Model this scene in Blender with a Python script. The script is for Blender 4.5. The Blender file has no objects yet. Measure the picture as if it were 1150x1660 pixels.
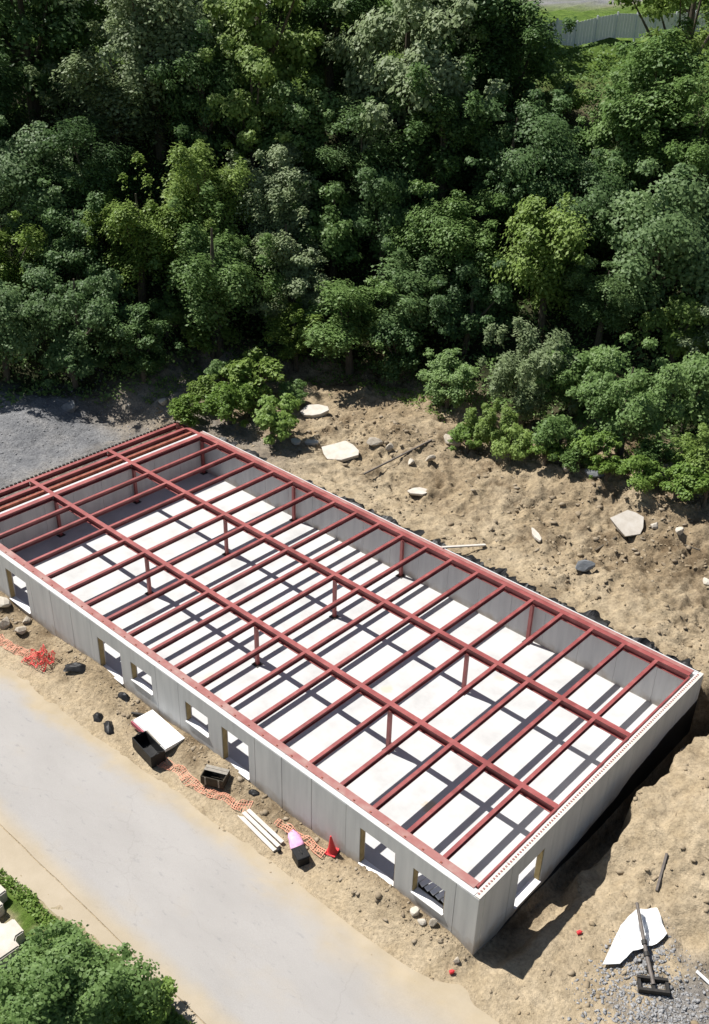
import bpy, bmesh, math, random
import numpy as np
from mathutils import Vector, Matrix, Euler

random.seed(7)
rng = np.random.default_rng(11)
scene = bpy.context.scene
COL = scene.collection

# ------------------------------------------------------------------ camera
cam_data = bpy.data.cameras.new('camera')
cam_data.sensor_fit = 'HORIZONTAL'
cam_data.sensor_width = 36.0
cam_data.lens = 36.0 * 1658.86 / 1150.0
cam_data.clip_end = 3000.0
cam = bpy.data.objects.new('camera', cam_data)
cam.matrix_world = Matrix(((0.734423, -0.361101, 0.574656, 14.813),
                           (0.678281, 0.361071, -0.639971, -24.945),
                           (0.023603, 0.859787, 0.510106, 37.743),
                           (0, 0, 0, 1)))
COL.objects.link(cam)
scene.camera = cam

# ------------------------------------------------------------------ light
SUN_DIR = Vector((0.65, 0.13, -1.0)).normalized()
world = bpy.data.worlds.new('World')
scene.world = world
world.use_nodes = True
wn = world.node_tree
wn.nodes.clear()
sky = wn.nodes.new('ShaderNodeTexSky')
sky.sky_type = 'NISHITA'
sky.sun_disc = False
sky.sun_elevation = math.asin(-SUN_DIR.z)
sky.sun_rotation = math.atan2(-SUN_DIR.x, -SUN_DIR.y)
sky.air_density = 1.0
sky.dust_density = 1.0
bg = wn.nodes.new('ShaderNodeBackground')
bg.inputs['Strength'].default_value = 0.05
wo = wn.nodes.new('ShaderNodeOutputWorld')
wn.links.new(sky.outputs[0], bg.inputs['Color'])
wn.links.new(bg.outputs[0], wo.inputs['Surface'])
sun_data = bpy.data.lights.new('sun', 'SUN')
sun_data.energy = 5.0
sun_data.angle = math.radians(0.5)
sun_data.color = (1.0, 0.97, 0.925)
sun = bpy.data.objects.new('sun', sun_data)
sun.rotation_euler = SUN_DIR.to_track_quat('-Z', 'Y').to_euler()
sun.location = (-40, -5, 60)
COL.objects.link(sun)
vs = scene.view_settings
vs.view_transform = 'Standard'
vs.look = 'None'
vs.exposure = 0.53
vs.gamma = 1.0
vs.use_curve_mapping = False
scene.cycles.max_bounces = 6
scene.cycles.transparent_max_bounces = 4

#TERRAIN-BEGIN
# ------------------------------------------------------------------ noise and terrain height
_perm = np.random.default_rng(5).random((256, 256))
def vnoise(x, y, s=0):
    x = np.asarray(x, float) + s * 17.31; y = np.asarray(y, float) + s * 9.73
    xi = np.floor(x).astype(int); yi = np.floor(y).astype(int)
    fx = x - xi; fy = y - yi
    fx = fx * fx * (3 - 2 * fx); fy = fy * fy * (3 - 2 * fy)
    a = _perm[xi & 255, yi & 255]; b = _perm[(xi + 1) & 255, yi & 255]
    c = _perm[xi & 255, (yi + 1) & 255]; d = _perm[(xi + 1) & 255, (yi + 1) & 255]
    return a + (b - a) * fx + (c - a) * fy + (a - b - c + d) * fx * fy
def fbm(x, y, o=4, s=0, g=0.5):
    t = 0.0; a = 1.0; n = 0.0
    for k in range(o):
        t = t + a * vnoise(np.asarray(x) * 2 ** k, np.asarray(y) * 2 ** k, s + k); n += a; a *= g
    return t / n
def sm(x, a, b):
    t = np.clip((np.asarray(x, float) - a) / (b - a), 0, 1)
    return t * t * (3 - 2 * t)
def gauss(x, y, cx, cy, rx, ry):
    return np.exp(-(((x - cx) / rx) ** 2 + ((y - cy) / ry) ** 2))
NX, NY = -0.62, 0.785
def hill_s(x, y):
    s = NX * x + NY * y
    t = 0.785 * x + 0.62 * y
    toe = np.interp(t, [-60, -37, -27, -20, -6, 2, 17, 60], [40, 44, 46, 52, 50, 42, 36, 34])
    return s, toe
def road_edge(x):
    return np.interp(x, [-120, -31, -15, -5, 4, 30], [-5.6, -4.2, -3.3, -2.7, -1.6, 1.0])
def H(x, y, fine=True):
    x = np.asarray(x, float); y = np.asarray(y, float)
    n1 = fbm(x * .22, y * .22, 4, 1)
    n2 = fbm(x * .8, y * .8, 4, 2)
    z = -0.46 + 0 * x
    # spoil banked against the front wall
    berm = 0.55 * np.exp(-((y + 0.7) / 1.15) ** 2) * sm(x, -44, -38) * (1 - sm(x, -1.2, .9)) * (0.3 + 1.1 * vnoise(x * .38, y * .2, 6))
    z = z + np.where(y < -.5, berm, berm * .5)
    z = z - 0.10 * np.clip(-11.2 - y, 0, 14)
    # ground to the right of the end wall: trench along the wall, bank beyond it
    bank = 0.25 + 1.55 * sm(y + 1.2 * (n1 - .5), 4.5, 11) * (1 - .75 * sm(x, 5, 12))
    bank = bank + .7 * (fbm(x * .55, y * .55, 3, 17) - .45) * sm(y, 2, 6) + 1.2 * gauss(x, y, 5.2, 14.0, 2.4, 4.5) + .35 * gauss(x, y, 3.4, 4.8, 1.2, 1.5) - .35 * gauss(x, y, 2.3, 6.3, .9, .8)
    wr = sm(x + .9 * (n2 - .5) + 1.3 * (n1 - .5), 1.15 + .25 * sm(y, 6, 9), 1.85)
    wy = sm(y, -3.0, 1.5)
    z = z + wr * wy * (bank + .1) - (.5 + 1.1 * sm(y, 4, 9)) * sm(x, .3, .7) * (1 - wr) * sm(y, -.4, 1.2) * (1 - sm(y, 19.5, 21))
    z = z + .45 * gauss(x, y, -4.4, -1.5, 2.0, .8) * np.where(y < -.5, 1, .6)
    # bank behind the building, with an open trench along the back wall
    zb = 2.5 + .07 * np.clip(y - 22, 0, 12) + 1.7 * gauss(x, y, -12, 33.5, 10, 4.2) + .7 * gauss(x, y, -30, 29, 4, 2.5)
    zb = zb + (.5 + .9 * sm(y, 21, 25)) * (n1 - .5) - .5 * np.abs(fbm(x * .5 + .25 * y, y * .3, 3, 15) - .5) * sm(y, 22, 25) - .35 * gauss(x, y, -22, 24, 12, 2.0)
    led = zb * 2.6 + 2.2 * fbm(x * .45, y * .45, 4, 16)
    fl = np.floor(led); zl_ = (fl + sm(led - fl, .62, .95) - 2.2 * fbm(x * .45, y * .45, 4, 16)) / 2.6
    zb = zb + (zl_ - zb) * .75 * sm(y, 22.5, 24.5) * sm(fbm(x * .16, y * .16, 2, 18), .40, .55)
    jag = .9 * (fbm(x * 1.3, y * .7, 3, 8) - .5)
    wb = sm(y + jag * .6, 19.35, 19.95) * (1 - sm(x, .6, 4.5) * (1 - sm(y, 20, 26)))
    z = z + (zb - z) * wb
    # far end: yard with crushed stone
    wl = (1 - sm(x, -46.5, -44.0)) * sm(y, -3, 3)
    zl = .75 + 1.3 * gauss(x, y, -54.5, 12.5, 4.2, 5.5) + .5 * (n1 - .5)
    z = z + (np.maximum(zl, zl + (zb - zl) * sm(y, 17, 22)) - z) * wl
    # wooded hillside and the plateau above
    s, toe = hill_s(x, y)
    top = 87.0
    u = np.clip((s - toe) / (top - toe), 0, 1)
    hill = 22.6 * (u * u * (3 - 2 * u) * .55 + u * .45) + .03 * np.clip(s - top, 0, 400)
    z = z + hill + 1.6 * (n1 - .5) * sm(u, 0, .15) * (1 - sm(s, 82, 90))
    z = z + .06 * np.clip(.785 * x + .62 * y - 7, -20, 60) * sm(s, 78, 88)
    # building pit
    pit = sm(x, -40.4, -40.2) * (1 - sm(x, .15, .35)) * sm(y, -.55, -.35) * (1 - sm(y, 18.85, 19.05))
    z = z + (-.75 - z) * pit
    if fine:
        road = (1 - sm(y - road_edge(x), -.4, 1.2)) * sm(y, -11.6, -10.8)
        rough = (1 - road) * (1 - sm(s - toe, 8, 20))
        bil = np.abs(fbm(x * .9, y * .9, 3, 51, .55) - .5) * 2
        bil2 = np.abs(fbm(x * 1.9, y * 1.9, 3, 52, .6) - .5) * 2
        dig = sm(y, 20.2, 22.0) * (.55 + .9 * sm(fbm(x * .2, y * .2, 2, 53), .4, .6)) + .8 * sm(x, 1.6, 2.4) * sm(y, 1, 5) * (1 - sm(y, 18, 21))
        z = z - rough * dig * (.36 * (bil - .25) + .30 * (bil2 - .25))
        z = z + rough * (.34 * (n2 - .5) * (.4 + 1.2 * sm(y, 18, 22)) + .20 * (fbm(x * 2.6, y * 2.6, 4, 4, .6) - .5))
    return z
#TERRAIN-END

# ------------------------------------------------------------------ helpers
def obj(name, data, material=None, parent=None, loc=None, rot=None, scale=None):
    if isinstance(data, bmesh.types.BMesh):
        me = bpy.data.meshes.new(name)
        data.normal_update()
        data.to_mesh(me); data.free()
    else:
        me = data
    o = bpy.data.objects.new(name, me)
    COL.objects.link(o)
    if material is not None and me is not None:
        if len(me.materials) == 0:
            me.materials.append(material)
        else:
            o.material_slots[0].link = 'OBJECT'
            o.material_slots[0].material = material
    if loc is not None: o.location = loc
    if rot is not None: o.rotation_euler = rot
    if scale is not None: o.scale = scale if hasattr(scale, '__len__') else (scale,) * 3
    if parent is not None: o.parent = parent
    return o
def empty(name, loc=(0, 0, 0), rot=(0, 0, 0), scale=1.0):
    o = bpy.data.objects.new(name, None)
    o.empty_display_size = .3
    COL.objects.link(o)
    o.location = loc; o.rotation_euler = rot; o.scale = (scale,) * 3
    return o
def tag(o, label, cat, group=None):
    o['label'] = label; o['category'] = cat; o['kind'] = 'thing'
    if group: o['group'] = group
    return o
def struct(o):
    o['kind'] = 'structure'; return o
def stuff(o, label=None, cat=None):
    o['kind'] = 'stuff'
    if label: o['label'] = label
    if cat: o['category'] = cat
    return o
def box(bm, x0, x1, y0, y1, z0, z1):
    v = [bm.verts.new(p) for p in ((x0, y0, z0), (x1, y0, z0), (x1, y1, z0), (x0, y1, z0),
                                   (x0, y0, z1), (x1, y0, z1), (x1, y1, z1), (x0, y1, z1))]
    for f in ((3, 2, 1, 0), (4, 5, 6, 7), (0, 1, 5, 4), (1, 2, 6, 5), (2, 3, 7, 6), (3, 0, 4, 7)):
        bm.faces.new([v[i] for i in f])
def bbox_mesh(name, *b, bevel=0.0):
    bm = bmesh.new(); box(bm, *b)
    if bevel:
        bmesh.ops.bevel(bm, geom=bm.edges[:], offset=bevel, segments=1, affect='EDGES')
    me = bpy.data.meshes.new(name); bm.to_mesh(me); bm.free()
    return me
def prism(bm, pts, z0, z1):
    lo = [bm.verts.new((x, y, z0)) for x, y in pts]; hi = [bm.verts.new((x, y, z1)) for x, y in pts]
    n = len(pts)
    bm.faces.new(hi); bm.faces.new(lo[::-1])
    for i in range(n):
        bm.faces.new((lo[i], lo[(i + 1) % n], hi[(i + 1) % n], hi[i]))
def tube(bm, pts, radii, seg=7):
    rings = []
    pts = [Vector(p) for p in pts]
    for i, p in enumerate(pts):
        d = (pts[min(i + 1, len(pts) - 1)] - pts[max(i - 1, 0)]).normalized()
        a = d.cross(Vector((0, 0, 1)) if abs(d.z) < .95 else Vector((1, 0, 0))).normalized()
        b = d.cross(a)
        rings.append([bm.verts.new(p + (a * math.cos(2 * math.pi * k / seg) + b * math.sin(2 * math.pi * k / seg)) * radii[i]) for k in range(seg)])
    for r0, r1 in zip(rings, rings[1:]):
        for k in range(seg):
            bm.faces.new((r0[k], r0[(k + 1) % seg], r1[(k + 1) % seg], r1[k]))
    bm.faces.new(rings[0][::-1]); bm.faces.new(rings[-1])
def isection(name, length, w, d, tf, tw):
    """I beam along +Y from 0 to length, top of the upper flange at z = 0"""
    bm = bmesh.new()
    h = w / 2; t = tw / 2
    prof = [(-h, 0), (-h, -tf), (-t, -tf), (-t, -d + tf), (-h, -d + tf), (-h, -d), (h, -d), (h, -d + tf), (t, -d + tf), (t, -tf), (h, -tf), (h, 0)]
    a = [bm.verts.new((x, 0, z)) for x, z in prof]; b = [bm.verts.new((x, length, z)) for x, z in prof]
    n = len(prof)
    for i in range(n):
        bm.faces.new((a[i], a[(i + 1) % n], b[(i + 1) % n], b[i]))
    bm.faces.new(a[::-1]); bm.faces.new(b)
    bmesh.ops.recalc_face_normals(bm, faces=bm.faces[:])
    me = bpy.data.meshes.new(name); bm.to_mesh(me); bm.free()
    return me

# ------------------------------------------------------------------ materials
def ramp_mat(name, cols, scale=3.0, rough=.85, bump=.15, bump_scale=None, metallic=0.0, coord='Object', detail=6.0, stretch=None, spec=.25):
    m = bpy.data.materials.new(name); m.use_nodes = True
    nt = m.node_tree; N = nt.nodes; L = nt.links
    b = N['Principled BSDF']
    b.inputs['Roughness'].default_value = rough
    b.inputs['Metallic'].default_value = metallic
    b.inputs['Specular IOR Level'].default_value = spec
    tc = N.new('ShaderNodeTexCoord')
    src = tc.outputs[coord]
    if coord == 'Position':
        pass
    if stretch:
        mp = N.new('ShaderNodeMapping'); mp.inputs['Scale'].default_value = stretch
        L.new(src, mp.inputs['Vector']); src = mp.outputs[0]
    n = N.new('ShaderNodeTexNoise'); n.inputs['Scale'].default_value = scale; n.inputs['Detail'].default_value = detail
    n.inputs['Roughness'].default_value = .6
    L.new(src, n.inputs['Vector'])
    r = N.new('ShaderNodeValToRGB')
    k = len(cols)
    while len(r.color_ramp.elements) < k: r.color_ramp.elements.new(.5)
    for i, c in enumerate(cols):
        e = r.color_ramp.elements[i]; e.position = .28 + .44 * i / max(k - 1, 1); e.color = (*c, 1)
    L.new(n.outputs['Fac'], r.inputs['Fac'])
    L.new(r.outputs['Color'], b.inputs['Base Color'])
    if bump:
        n2 = N.new('ShaderNodeTexNoise'); n2.inputs['Scale'].default_value = bump_scale or scale * 6; n2.inputs['Detail'].default_value = 5
        L.new(src, n2.inputs['Vector'])
        bp = N.new('ShaderNodeBump'); bp.inputs['Strength'].default_value = bump; bp.inputs['Distance'].default_value = .03
        L.new(n2.outputs['Fac'], bp.inputs['Height']); L.new(bp.outputs[0], b.inputs['Normal'])
    return m

M = {}
M['steel'] = ramp_mat('red_primer_steel', [(.215, .04, .038), (.275, .06, .056), (.335, .098, .09)], 1.3, .5, .08, 30, spec=.7)
def rust_patches(m):
    nt = m.node_tree; N = nt.nodes; L = nt.links
    b = N['Principled BSDF']; src = b.inputs['Base Color'].links[0].from_socket
    g = N.new('ShaderNodeNewGeometry')
    nz = N.new('ShaderNodeTexNoise'); nz.inputs['Scale'].default_value = .55; nz.inputs['Detail'].default_value = 8; nz.inputs['Roughness'].default_value = .65
    L.new(g.outputs['Position'], nz.inputs['Vector'])
    cr = N.new('ShaderNodeValToRGB'); cr.color_ramp.elements[0].position = .3; cr.color_ramp.elements[0].color = (.62, .55, .5, 1)
    cr.color_ramp.elements[1].position = .5; cr.color_ramp.elements[1].color = (1, 1, 1, 1)
    e = cr.color_ramp.elements.new(.68); e.color = (1.22, 1.45, 1.4, 1)
    L.new(nz.outputs['Fac'], cr.inputs['Fac'])
    mx = N.new('ShaderNodeMix'); mx.data_type = 'RGBA'; mx.blend_type = 'MULTIPLY'; mx.inputs[0].default_value = .9
    L.new(src, mx.inputs[6]); L.new(cr.outputs['Color'], mx.inputs[7]); L.new(mx.outputs[2], b.inputs['Base Color'])
rust_patches(M['steel'])
M['steel_brown'] = ramp_mat('rusty_primer_steel', [(.16, .05, .03), (.30, .09, .06), (.34, .14, .09)], 2.2, .75, .15, 30)
M['steel_dusty'] = ramp_mat('dusty_primer_plate', [(.28, .10, .09), (.33, .15, .135), (.38, .25, .22)], 1.1, .8, .1, 20)
M['concrete_wall'] = ramp_mat('precast_concrete', [(.46, .46, .455), (.53, .53, .52), (.59, .585, .57)], .9, .9, .12, 22, stretch=(1.6, 1.6, .25))
M['concrete_top'] = ramp_mat('pale_concrete_edge', [(.50, .50, .49), (.60, .60, .585)], 2.0, .9, .1)
M['wood_pale'] = ramp_mat('bleached_timber', [(.52, .47, .41), (.64, .60, .54)], 2.5, .8, .1, stretch=(1, 1, 1))
M['wood_brown'] = ramp_mat('window_buck_timber', [(.24, .18, .08), (.36, .28, .14)], 3, .8, .15)
M['white_sill'] = ramp_mat('white_sill', [(.72, .71, .69), (.80, .79, .78)], 2, .6, .05)
M['white_sheet'] = ramp_mat('white_sheet', [(.76, .76, .74), (.84, .84, .83)], 1.5, .7, .1)
M['black'] = ramp_mat('black_plastic', [(.008, .008, .009), (.02, .02, .02)], 4, .5, .2, 12)
M['black_metal'] = ramp_mat('dark_metal', [(.02, .019, .018), (.05, .045, .04)], 5, .6, .1)
M['rust_metal'] = ramp_mat('dull_post_metal', [(.09, .08, .07), (.19, .16, .14)], 4, .6, .1)
M['brown_box'] = ramp_mat('dark_brown_boards', [(.03, .025, .018), (.075, .06, .04)], 6, .8, .2)
M['crate_lid'] = ramp_mat('grey_weathered_boards', [(.22, .20, .17), (.34, .31, .26)], 5, .85, .2)
M['orange_net'] = ramp_mat('orange_safety_netting', [(.58, .24, .15), (.66, .36, .25)], 3, .6, .0)
M['red_net'] = ramp_mat('red_safety_netting', [(.62, .05, .05), (.78, .14, .12)], 3, .6, .0)
M['red_plastic'] = ramp_mat('red_plastic', [(.55, .03, .04), (.68, .06, .06)], 4, .5, .0)
M['pink'] = ramp_mat('pink_wrap', [(.62, .28, .48), (.78, .46, .66)], 5, .6, .2, 10)
M['maroon'] = ramp_mat('maroon_edge', [(.28, .06, .09), (.38, .11, .13)], 3, .7, .1)
M['rock'] = ramp_mat('tan_stone', [(.26, .22, .17), (.40, .35, .28), (.50, .45, .37)], 2.2, .9, .5, 9)
M['rock_pale'] = ramp_mat('pale_stone', [(.45, .40, .33), (.58, .53, .45)], 2.0, .9, .4, 9)
M['rock_grey'] = ramp_mat('grey_stone', [(.13, .14, .15), (.24, .25, .26)], 2.2, .9, .5, 9)
M['slab'] = ramp_mat('broken_concrete', [(.44, .39, .33), (.54, .49, .42), (.60, .56, .50)], 1.6, .9, .35, 14)
M['rubble'] = ramp_mat('soil_caked_rubble', [(.19, .145, .095), (.28, .225, .155), (.37, .315, .24)], .8, .95, .4, 10)
M['clod'] = ramp_mat('soil_clods', [(.20, .15, .09), (.28, .22, .145), (.36, .295, .205)], .9, .95, .3, 14, coord='Object')
M['gravel'] = ramp_mat('crushed_stone', [(.13, .13, .135), (.25, .25, .25), (.42, .41, .40)], 6, .9, .2, 20)
M['bark'] = ramp_mat('bark', [(.06, .05, .035), (.15, .125, .095)], 3, .95, .5, 12, stretch=(3, 3, .6))
M['fence'] = ramp_mat('weathered_fence_boards', [(.76, .78, .80), (.84, .85, .86)], 2.5, .85, .1)

def wall_details(m):
    nt = m.node_tree; N = nt.nodes; L = nt.links
    b = N['Principled BSDF']; src = b.inputs['Base Color'].links[0].from_socket
    tc = N.new('ShaderNodeTexCoord'); sx = N.new('ShaderNodeSeparateXYZ'); L.new(tc.outputs['Object'], sx.inputs[0])
    nz = N.new('ShaderNodeTexNoise'); nz.inputs['Scale'].default_value = 1.6; nz.inputs['Detail'].default_value = 7; L.new(tc.outputs['Object'], nz.inputs['Vector'])
    ma = N.new('ShaderNodeMath'); ma.operation = 'MULTIPLY_ADD'; ma.inputs[1].default_value = -1.5; L.new(nz.outputs['Fac'], ma.inputs[0]); L.new(sx.outputs['Z'], ma.inputs[2])
    mr = N.new('ShaderNodeMapRange'); mr.inputs['From Min'].default_value = -.95; mr.inputs['From Max'].default_value = -.25; mr.inputs['To Min'].default_value = .75; mr.inputs['To Max'].default_value = 0
    L.new(ma.outputs[0], mr.inputs['Value'])
    mx = N.new('ShaderNodeMix'); mx.data_type = 'RGBA'; L.new(mr.outputs[0], mx.inputs[0]); L.new(src, mx.inputs[6]); mx.inputs[7].default_value = (.33, .26, .18, 1)
    mp = N.new('ShaderNodeMapping'); mp.inputs['Scale'].default_value = (3.0, 3.0, .12); L.new(tc.outputs['Object'], mp.inputs['Vector'])
    st = N.new('ShaderNodeTexNoise'); st.inputs['Scale'].default_value = 1.5; st.inputs['Detail'].default_value = 5; L.new(mp.outputs[0], st.inputs['Vector'])
    cr = N.new('ShaderNodeValToRGB'); cr.color_ramp.elements[0].position = .36; cr.color_ramp.elements[0].color = (.93, .93, .935, 1); cr.color_ramp.elements[1].position = .56; cr.color_ramp.elements[1].color = (1, 1, 1, 1)
    L.new(st.outputs['Fac'], cr.inputs['Fac'])
    m2 = N.new('ShaderNodeMix'); m2.data_type = 'RGBA'; m2.blend_type = 'MULTIPLY'; m2.inputs[0].default_value = .7
    L.new(mx.outputs[2], m2.inputs[6]); L.new(cr.outputs['Color'], m2.inputs[7]); L.new(m2.outputs[2], b.inputs['Base Color'])
wall_details(M['concrete_wall'])
def floor_material():
    m = ramp_mat('new_concrete_floor', [(.42, .418, .41), (.50, .50, .49), (.56, .56, .55)], .55, .75, .04, 12)
    nt = m.node_tree; N = nt.nodes; L = nt.links
    b = N['Principled BSDF']; src = b.inputs['Base Color'].links[0].from_socket
    tc = N.new('ShaderNodeTexCoord')
    for cx, cy, r, col in ((-5.9, 4.3, .42, (.45, .38, .26, 1)), (-13.2, 9.4, .3, (.52, .46, .36, 1)), (-21.0, 3.2, .35, (.55, .50, .42, 1)), (-9.2, 14.6, .25, (.5, .46, .4, 1))):
        vm = N.new('ShaderNodeVectorMath'); vm.operation = 'DISTANCE'
        vm.inputs[1].default_value = (cx, cy, 0)
        nz = N.new('ShaderNodeTexNoise'); nz.inputs['Scale'].default_value = 3
        L.new(tc.outputs['Object'], nz.inputs['Vector']); L.new(tc.outputs['Object'], vm.inputs[0])
        ad = N.new('ShaderNodeMath'); ad.operation = 'MULTIPLY_ADD'; ad.inputs[1].default_value = .5
        L.new(nz.outputs['Fac'], ad.inputs[0]); L.new(vm.outputs['Value'], ad.inputs[2])
        mr = N.new('ShaderNodeMapRange'); mr.inputs['From Min'].default_value = r + .15; mr.inputs['From Max'].default_value = r + .35
        mr.inputs['To Min'].default_value = .8; mr.inputs['To Max'].default_value = 0
        L.new(ad.outputs[0], mr.inputs['Value'])
        mx = N.new('ShaderNodeMix'); mx.data_type = 'RGBA'
        L.new(mr.outputs[0], mx.inputs[0]); L.new(src, mx.inputs[6]); mx.inputs[7].default_value = col
        src = mx.outputs[2]
    L.new(src, b.inputs['Base Color'])
    return m
M['floor'] = floor_material()

def ground_material():
    m = bpy.data.materials.new('earth'); m.use_nodes = True
    nt = m.node_tree; N = nt.nodes; L = nt.links
    b = N['Principled BSDF']; b.inputs['Roughness'].default_value = .95; b.inputs['Specular IOR Level'].default_value = .1
    tc = N.new('ShaderNodeTexCoord')
    def noise(scale, detail=6, rough=.6):
        n = N.new('ShaderNodeTexNoise'); n.inputs['Scale'].default_value = scale; n.inputs['Detail'].default_value = detail
        n.inputs['Roughness'].default_value = rough
        L.new(tc.outputs['Object'], n.inputs['Vector']); return n.outputs['Fac']
    def ramp(fac, cols, lo=.3, hi=.7):
        r = N.new('ShaderNodeValToRGB')
        while len(r.color_ramp.elements) < len(cols): r.color_ramp.elements.new(.5)
        for i, c in enumerate(cols):
            e = r.color_ramp.elements[i]; e.position = lo + (hi - lo) * i / (len(cols) - 1); e.color = (*c, 1)
        L.new(fac, r.inputs['Fac']); return r.outputs['Color']
    def mix(fac, a, bb, mode='MIX'):
        x = N.new('ShaderNodeMix'); x.data_type = 'RGBA'; x.blend_type = mode
        if isinstance(fac, float): x.inputs[0].default_value = fac
        else: L.new(fac, x.inputs[0])
        L.new(a, x.inputs[6]); L.new(bb, x.inputs[7]); return x.outputs[2]
    at = N.new('ShaderNodeVertexColor'); at.layer_name = 'cover'
    sp = N.new('ShaderNodeSeparateColor'); L.new(at.outputs['Color'], sp.inputs[0])
    broad = ramp(noise(.16, 8), [(.205, .155, .097), (.295, .232, .152), (.375, .308, .213)])
    grit = ramp(noise(5.5, 7, .75), [(.36, .34, .32), (1, 1, 1), (1.38, 1.36, 1.32)], .3, .70)
    mott = ramp(noise(1.3, 9, .7), [(.62, .60, .57), (1, 1, 1), (1.2, 1.19, 1.17)], .32, .66)
    patch = ramp(noise(.45, 6, .6), [(.50, .46, .42), (1, 1, 1), (1.12, 1.12, 1.1)], .36, .58)
    broad = mix(.8, broad, patch, 'MULTIPLY')
    dirt = mix(.9, mix(.85, broad, grit, 'MULTIPLY'), mott, 'MULTIPLY')
    tan = mix(.5, ramp(noise(.9, 8), [(.37, .292, .187), (.45, .368, .255)]), mott, 'MULTIPLY')
    dirt = mix(sp.outputs['Blue'], dirt, mix(.6, tan, grit, 'MULTIPLY'))
    grav = mix(.8, ramp(noise(.5, 8), [(.13, .133, .14), (.19, .192, .197), (.25, .245, .24)]), grit, 'MULTIPLY')
    c = mix(sp.outputs['Red'], dirt, grav)
    grass = mix(.6, ramp(noise(1.1, 8), [(.055, .085, .02), (.085, .14, .025), (.13, .185, .04)]), grit, 'MULTIPLY')
    c = mix(sp.outputs['Green'], c, grass)
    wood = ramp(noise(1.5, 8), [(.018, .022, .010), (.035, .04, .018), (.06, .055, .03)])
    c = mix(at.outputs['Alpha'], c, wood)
    L.new(c, b.inputs['Base Color'])
    bp = N.new('ShaderNodeBump'); bp.inputs['Strength'].default_value = 1.0; bp.inputs['Distance'].default_value = .16
    L.new(noise(4.0, 8, .7), bp.inputs['Height']); L.new(bp.outputs[0], b.inputs['Normal'])
    return m
M['earth'] = ground_material()

def road_material():
    m = bpy.data.materials.new('dusty_asphalt'); m.use_nodes = True
    nt = m.node_tree; N = nt.nodes; L = nt.links
    b = N['Principled BSDF']; b.inputs['Roughness'].default_value = .9; b.inputs['Specular IOR Level'].default_value = .15
    tc = N.new('ShaderNodeTexCoord')
    def noise(scale, detail=6, rough=.6, st=None):
        n = N.new('ShaderNodeTexNoise'); n.inputs['Scale'].default_value = scale; n.inputs['Detail'].default_value = detail
        n.inputs['Roughness'].default_value = rough
        if st:
            mp = N.new('ShaderNodeMapping'); mp.inputs['Scale'].default_value = st
            L.new(tc.outputs['Object'], mp.inputs['Vector']); L.new(mp.outputs[0], n.inputs['Vector'])
        else: L.new(tc.outputs['Object'], n.inputs['Vector'])
        return n.outputs['Fac']
    def ramp(fac, cols, lo=.3, hi=.7):
        r = N.new('ShaderNodeValToRGB')
        while len(r.color_ramp.elements) < len(cols): r.color_ramp.elements.new(.5)
        for i, c in enumerate(cols):
            e = r.color_ramp.elements[i]; e.position = lo + (hi - lo) * i / (len(cols) - 1); e.color = (*c, 1)
        L.new(fac, r.inputs['Fac']); return r.outputs['Color']
    def mix(fac, a, bb, mode='MIX'):
        x = N.new('ShaderNodeMix'); x.data_type = 'RGBA'; x.blend_type = mode
        if isinstance(fac, float): x.inputs[0].default_value = fac
        else: L.new(fac, x.inputs[0])
        L.new(a, x.inputs[6]); L.new(bb, x.inputs[7]); return x.outputs[2]
    at = N.new('ShaderNodeVertexColor'); at.layer_name = 'dust'
    sp = N.new('ShaderNodeSeparateColor'); L.new(at.outputs['Color'], sp.inputs[0])
    asp = ramp(noise(.35, 8, .6, (.6, 1.3, 1)), [(.315, .299, .282), (.34, .323, .305), (.36, .342, .323)])
    spots = ramp(noise(2.2, 5, .65, (.7, 1.5, 1)), [(.72, .74, .78), (1, 1, 1)], .28, .40)
    asp = mix(.7, asp, spots, 'MULTIPLY')
    fine = ramp(noise(30, 3), [(.9, .9, .9), (1.08, 1.08, 1.08)])
    asp = mix(.8, asp, fine, 'MULTIPLY')
    vo = N.new('ShaderNodeTexVoronoi'); vo.feature = 'DISTANCE_TO_EDGE'; vo.inputs['Scale'].default_value = .16
    mpv = N.new('ShaderNodeMapping'); mpv.inputs['Scale'].default_value = (.55, 1.4, 1)
    wz = N.new('ShaderNodeTexNoise'); wz.inputs['Scale'].default_value = .9; wz.inputs['Detail'].default_value = 6
    L.new(tc.outputs['Object'], wz.inputs['Vector'])
    wa = N.new('ShaderNodeVectorMath'); wa.operation = 'MULTIPLY_ADD'; wa.inputs[1].default_value = (1.6, 1.6, 0)
    L.new(wz.outputs['Color'], wa.inputs[0]); L.new(tc.outputs['Object'], wa.inputs[2]); L.new(wa.outputs[0], mpv.inputs['Vector']); L.new(mpv.outputs[0], vo.inputs['Vector'])
    asp = mix(.16, asp, ramp(vo.outputs['Distance'], [(.45, .44, .43), (1, 1, 1)], .0, .0045), 'MULTIPLY')
    dust = mix(.6, ramp(noise(.8, 8), [(.36, .295, .20), (.42, .35, .25)]), fine, 'MULTIPLY')
    L.new(mix(sp.outputs['Red'], asp, dust), b.inputs['Base Color'])
    bp = N.new('ShaderNodeBump'); bp.inputs['Strength'].default_value = .25; bp.inputs['Distance'].default_value = .02
    L.new(noise(18, 6), bp.inputs['Height']); L.new(bp.outputs[0], b.inputs['Normal'])
    return m
M['road'] = road_material()

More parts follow.
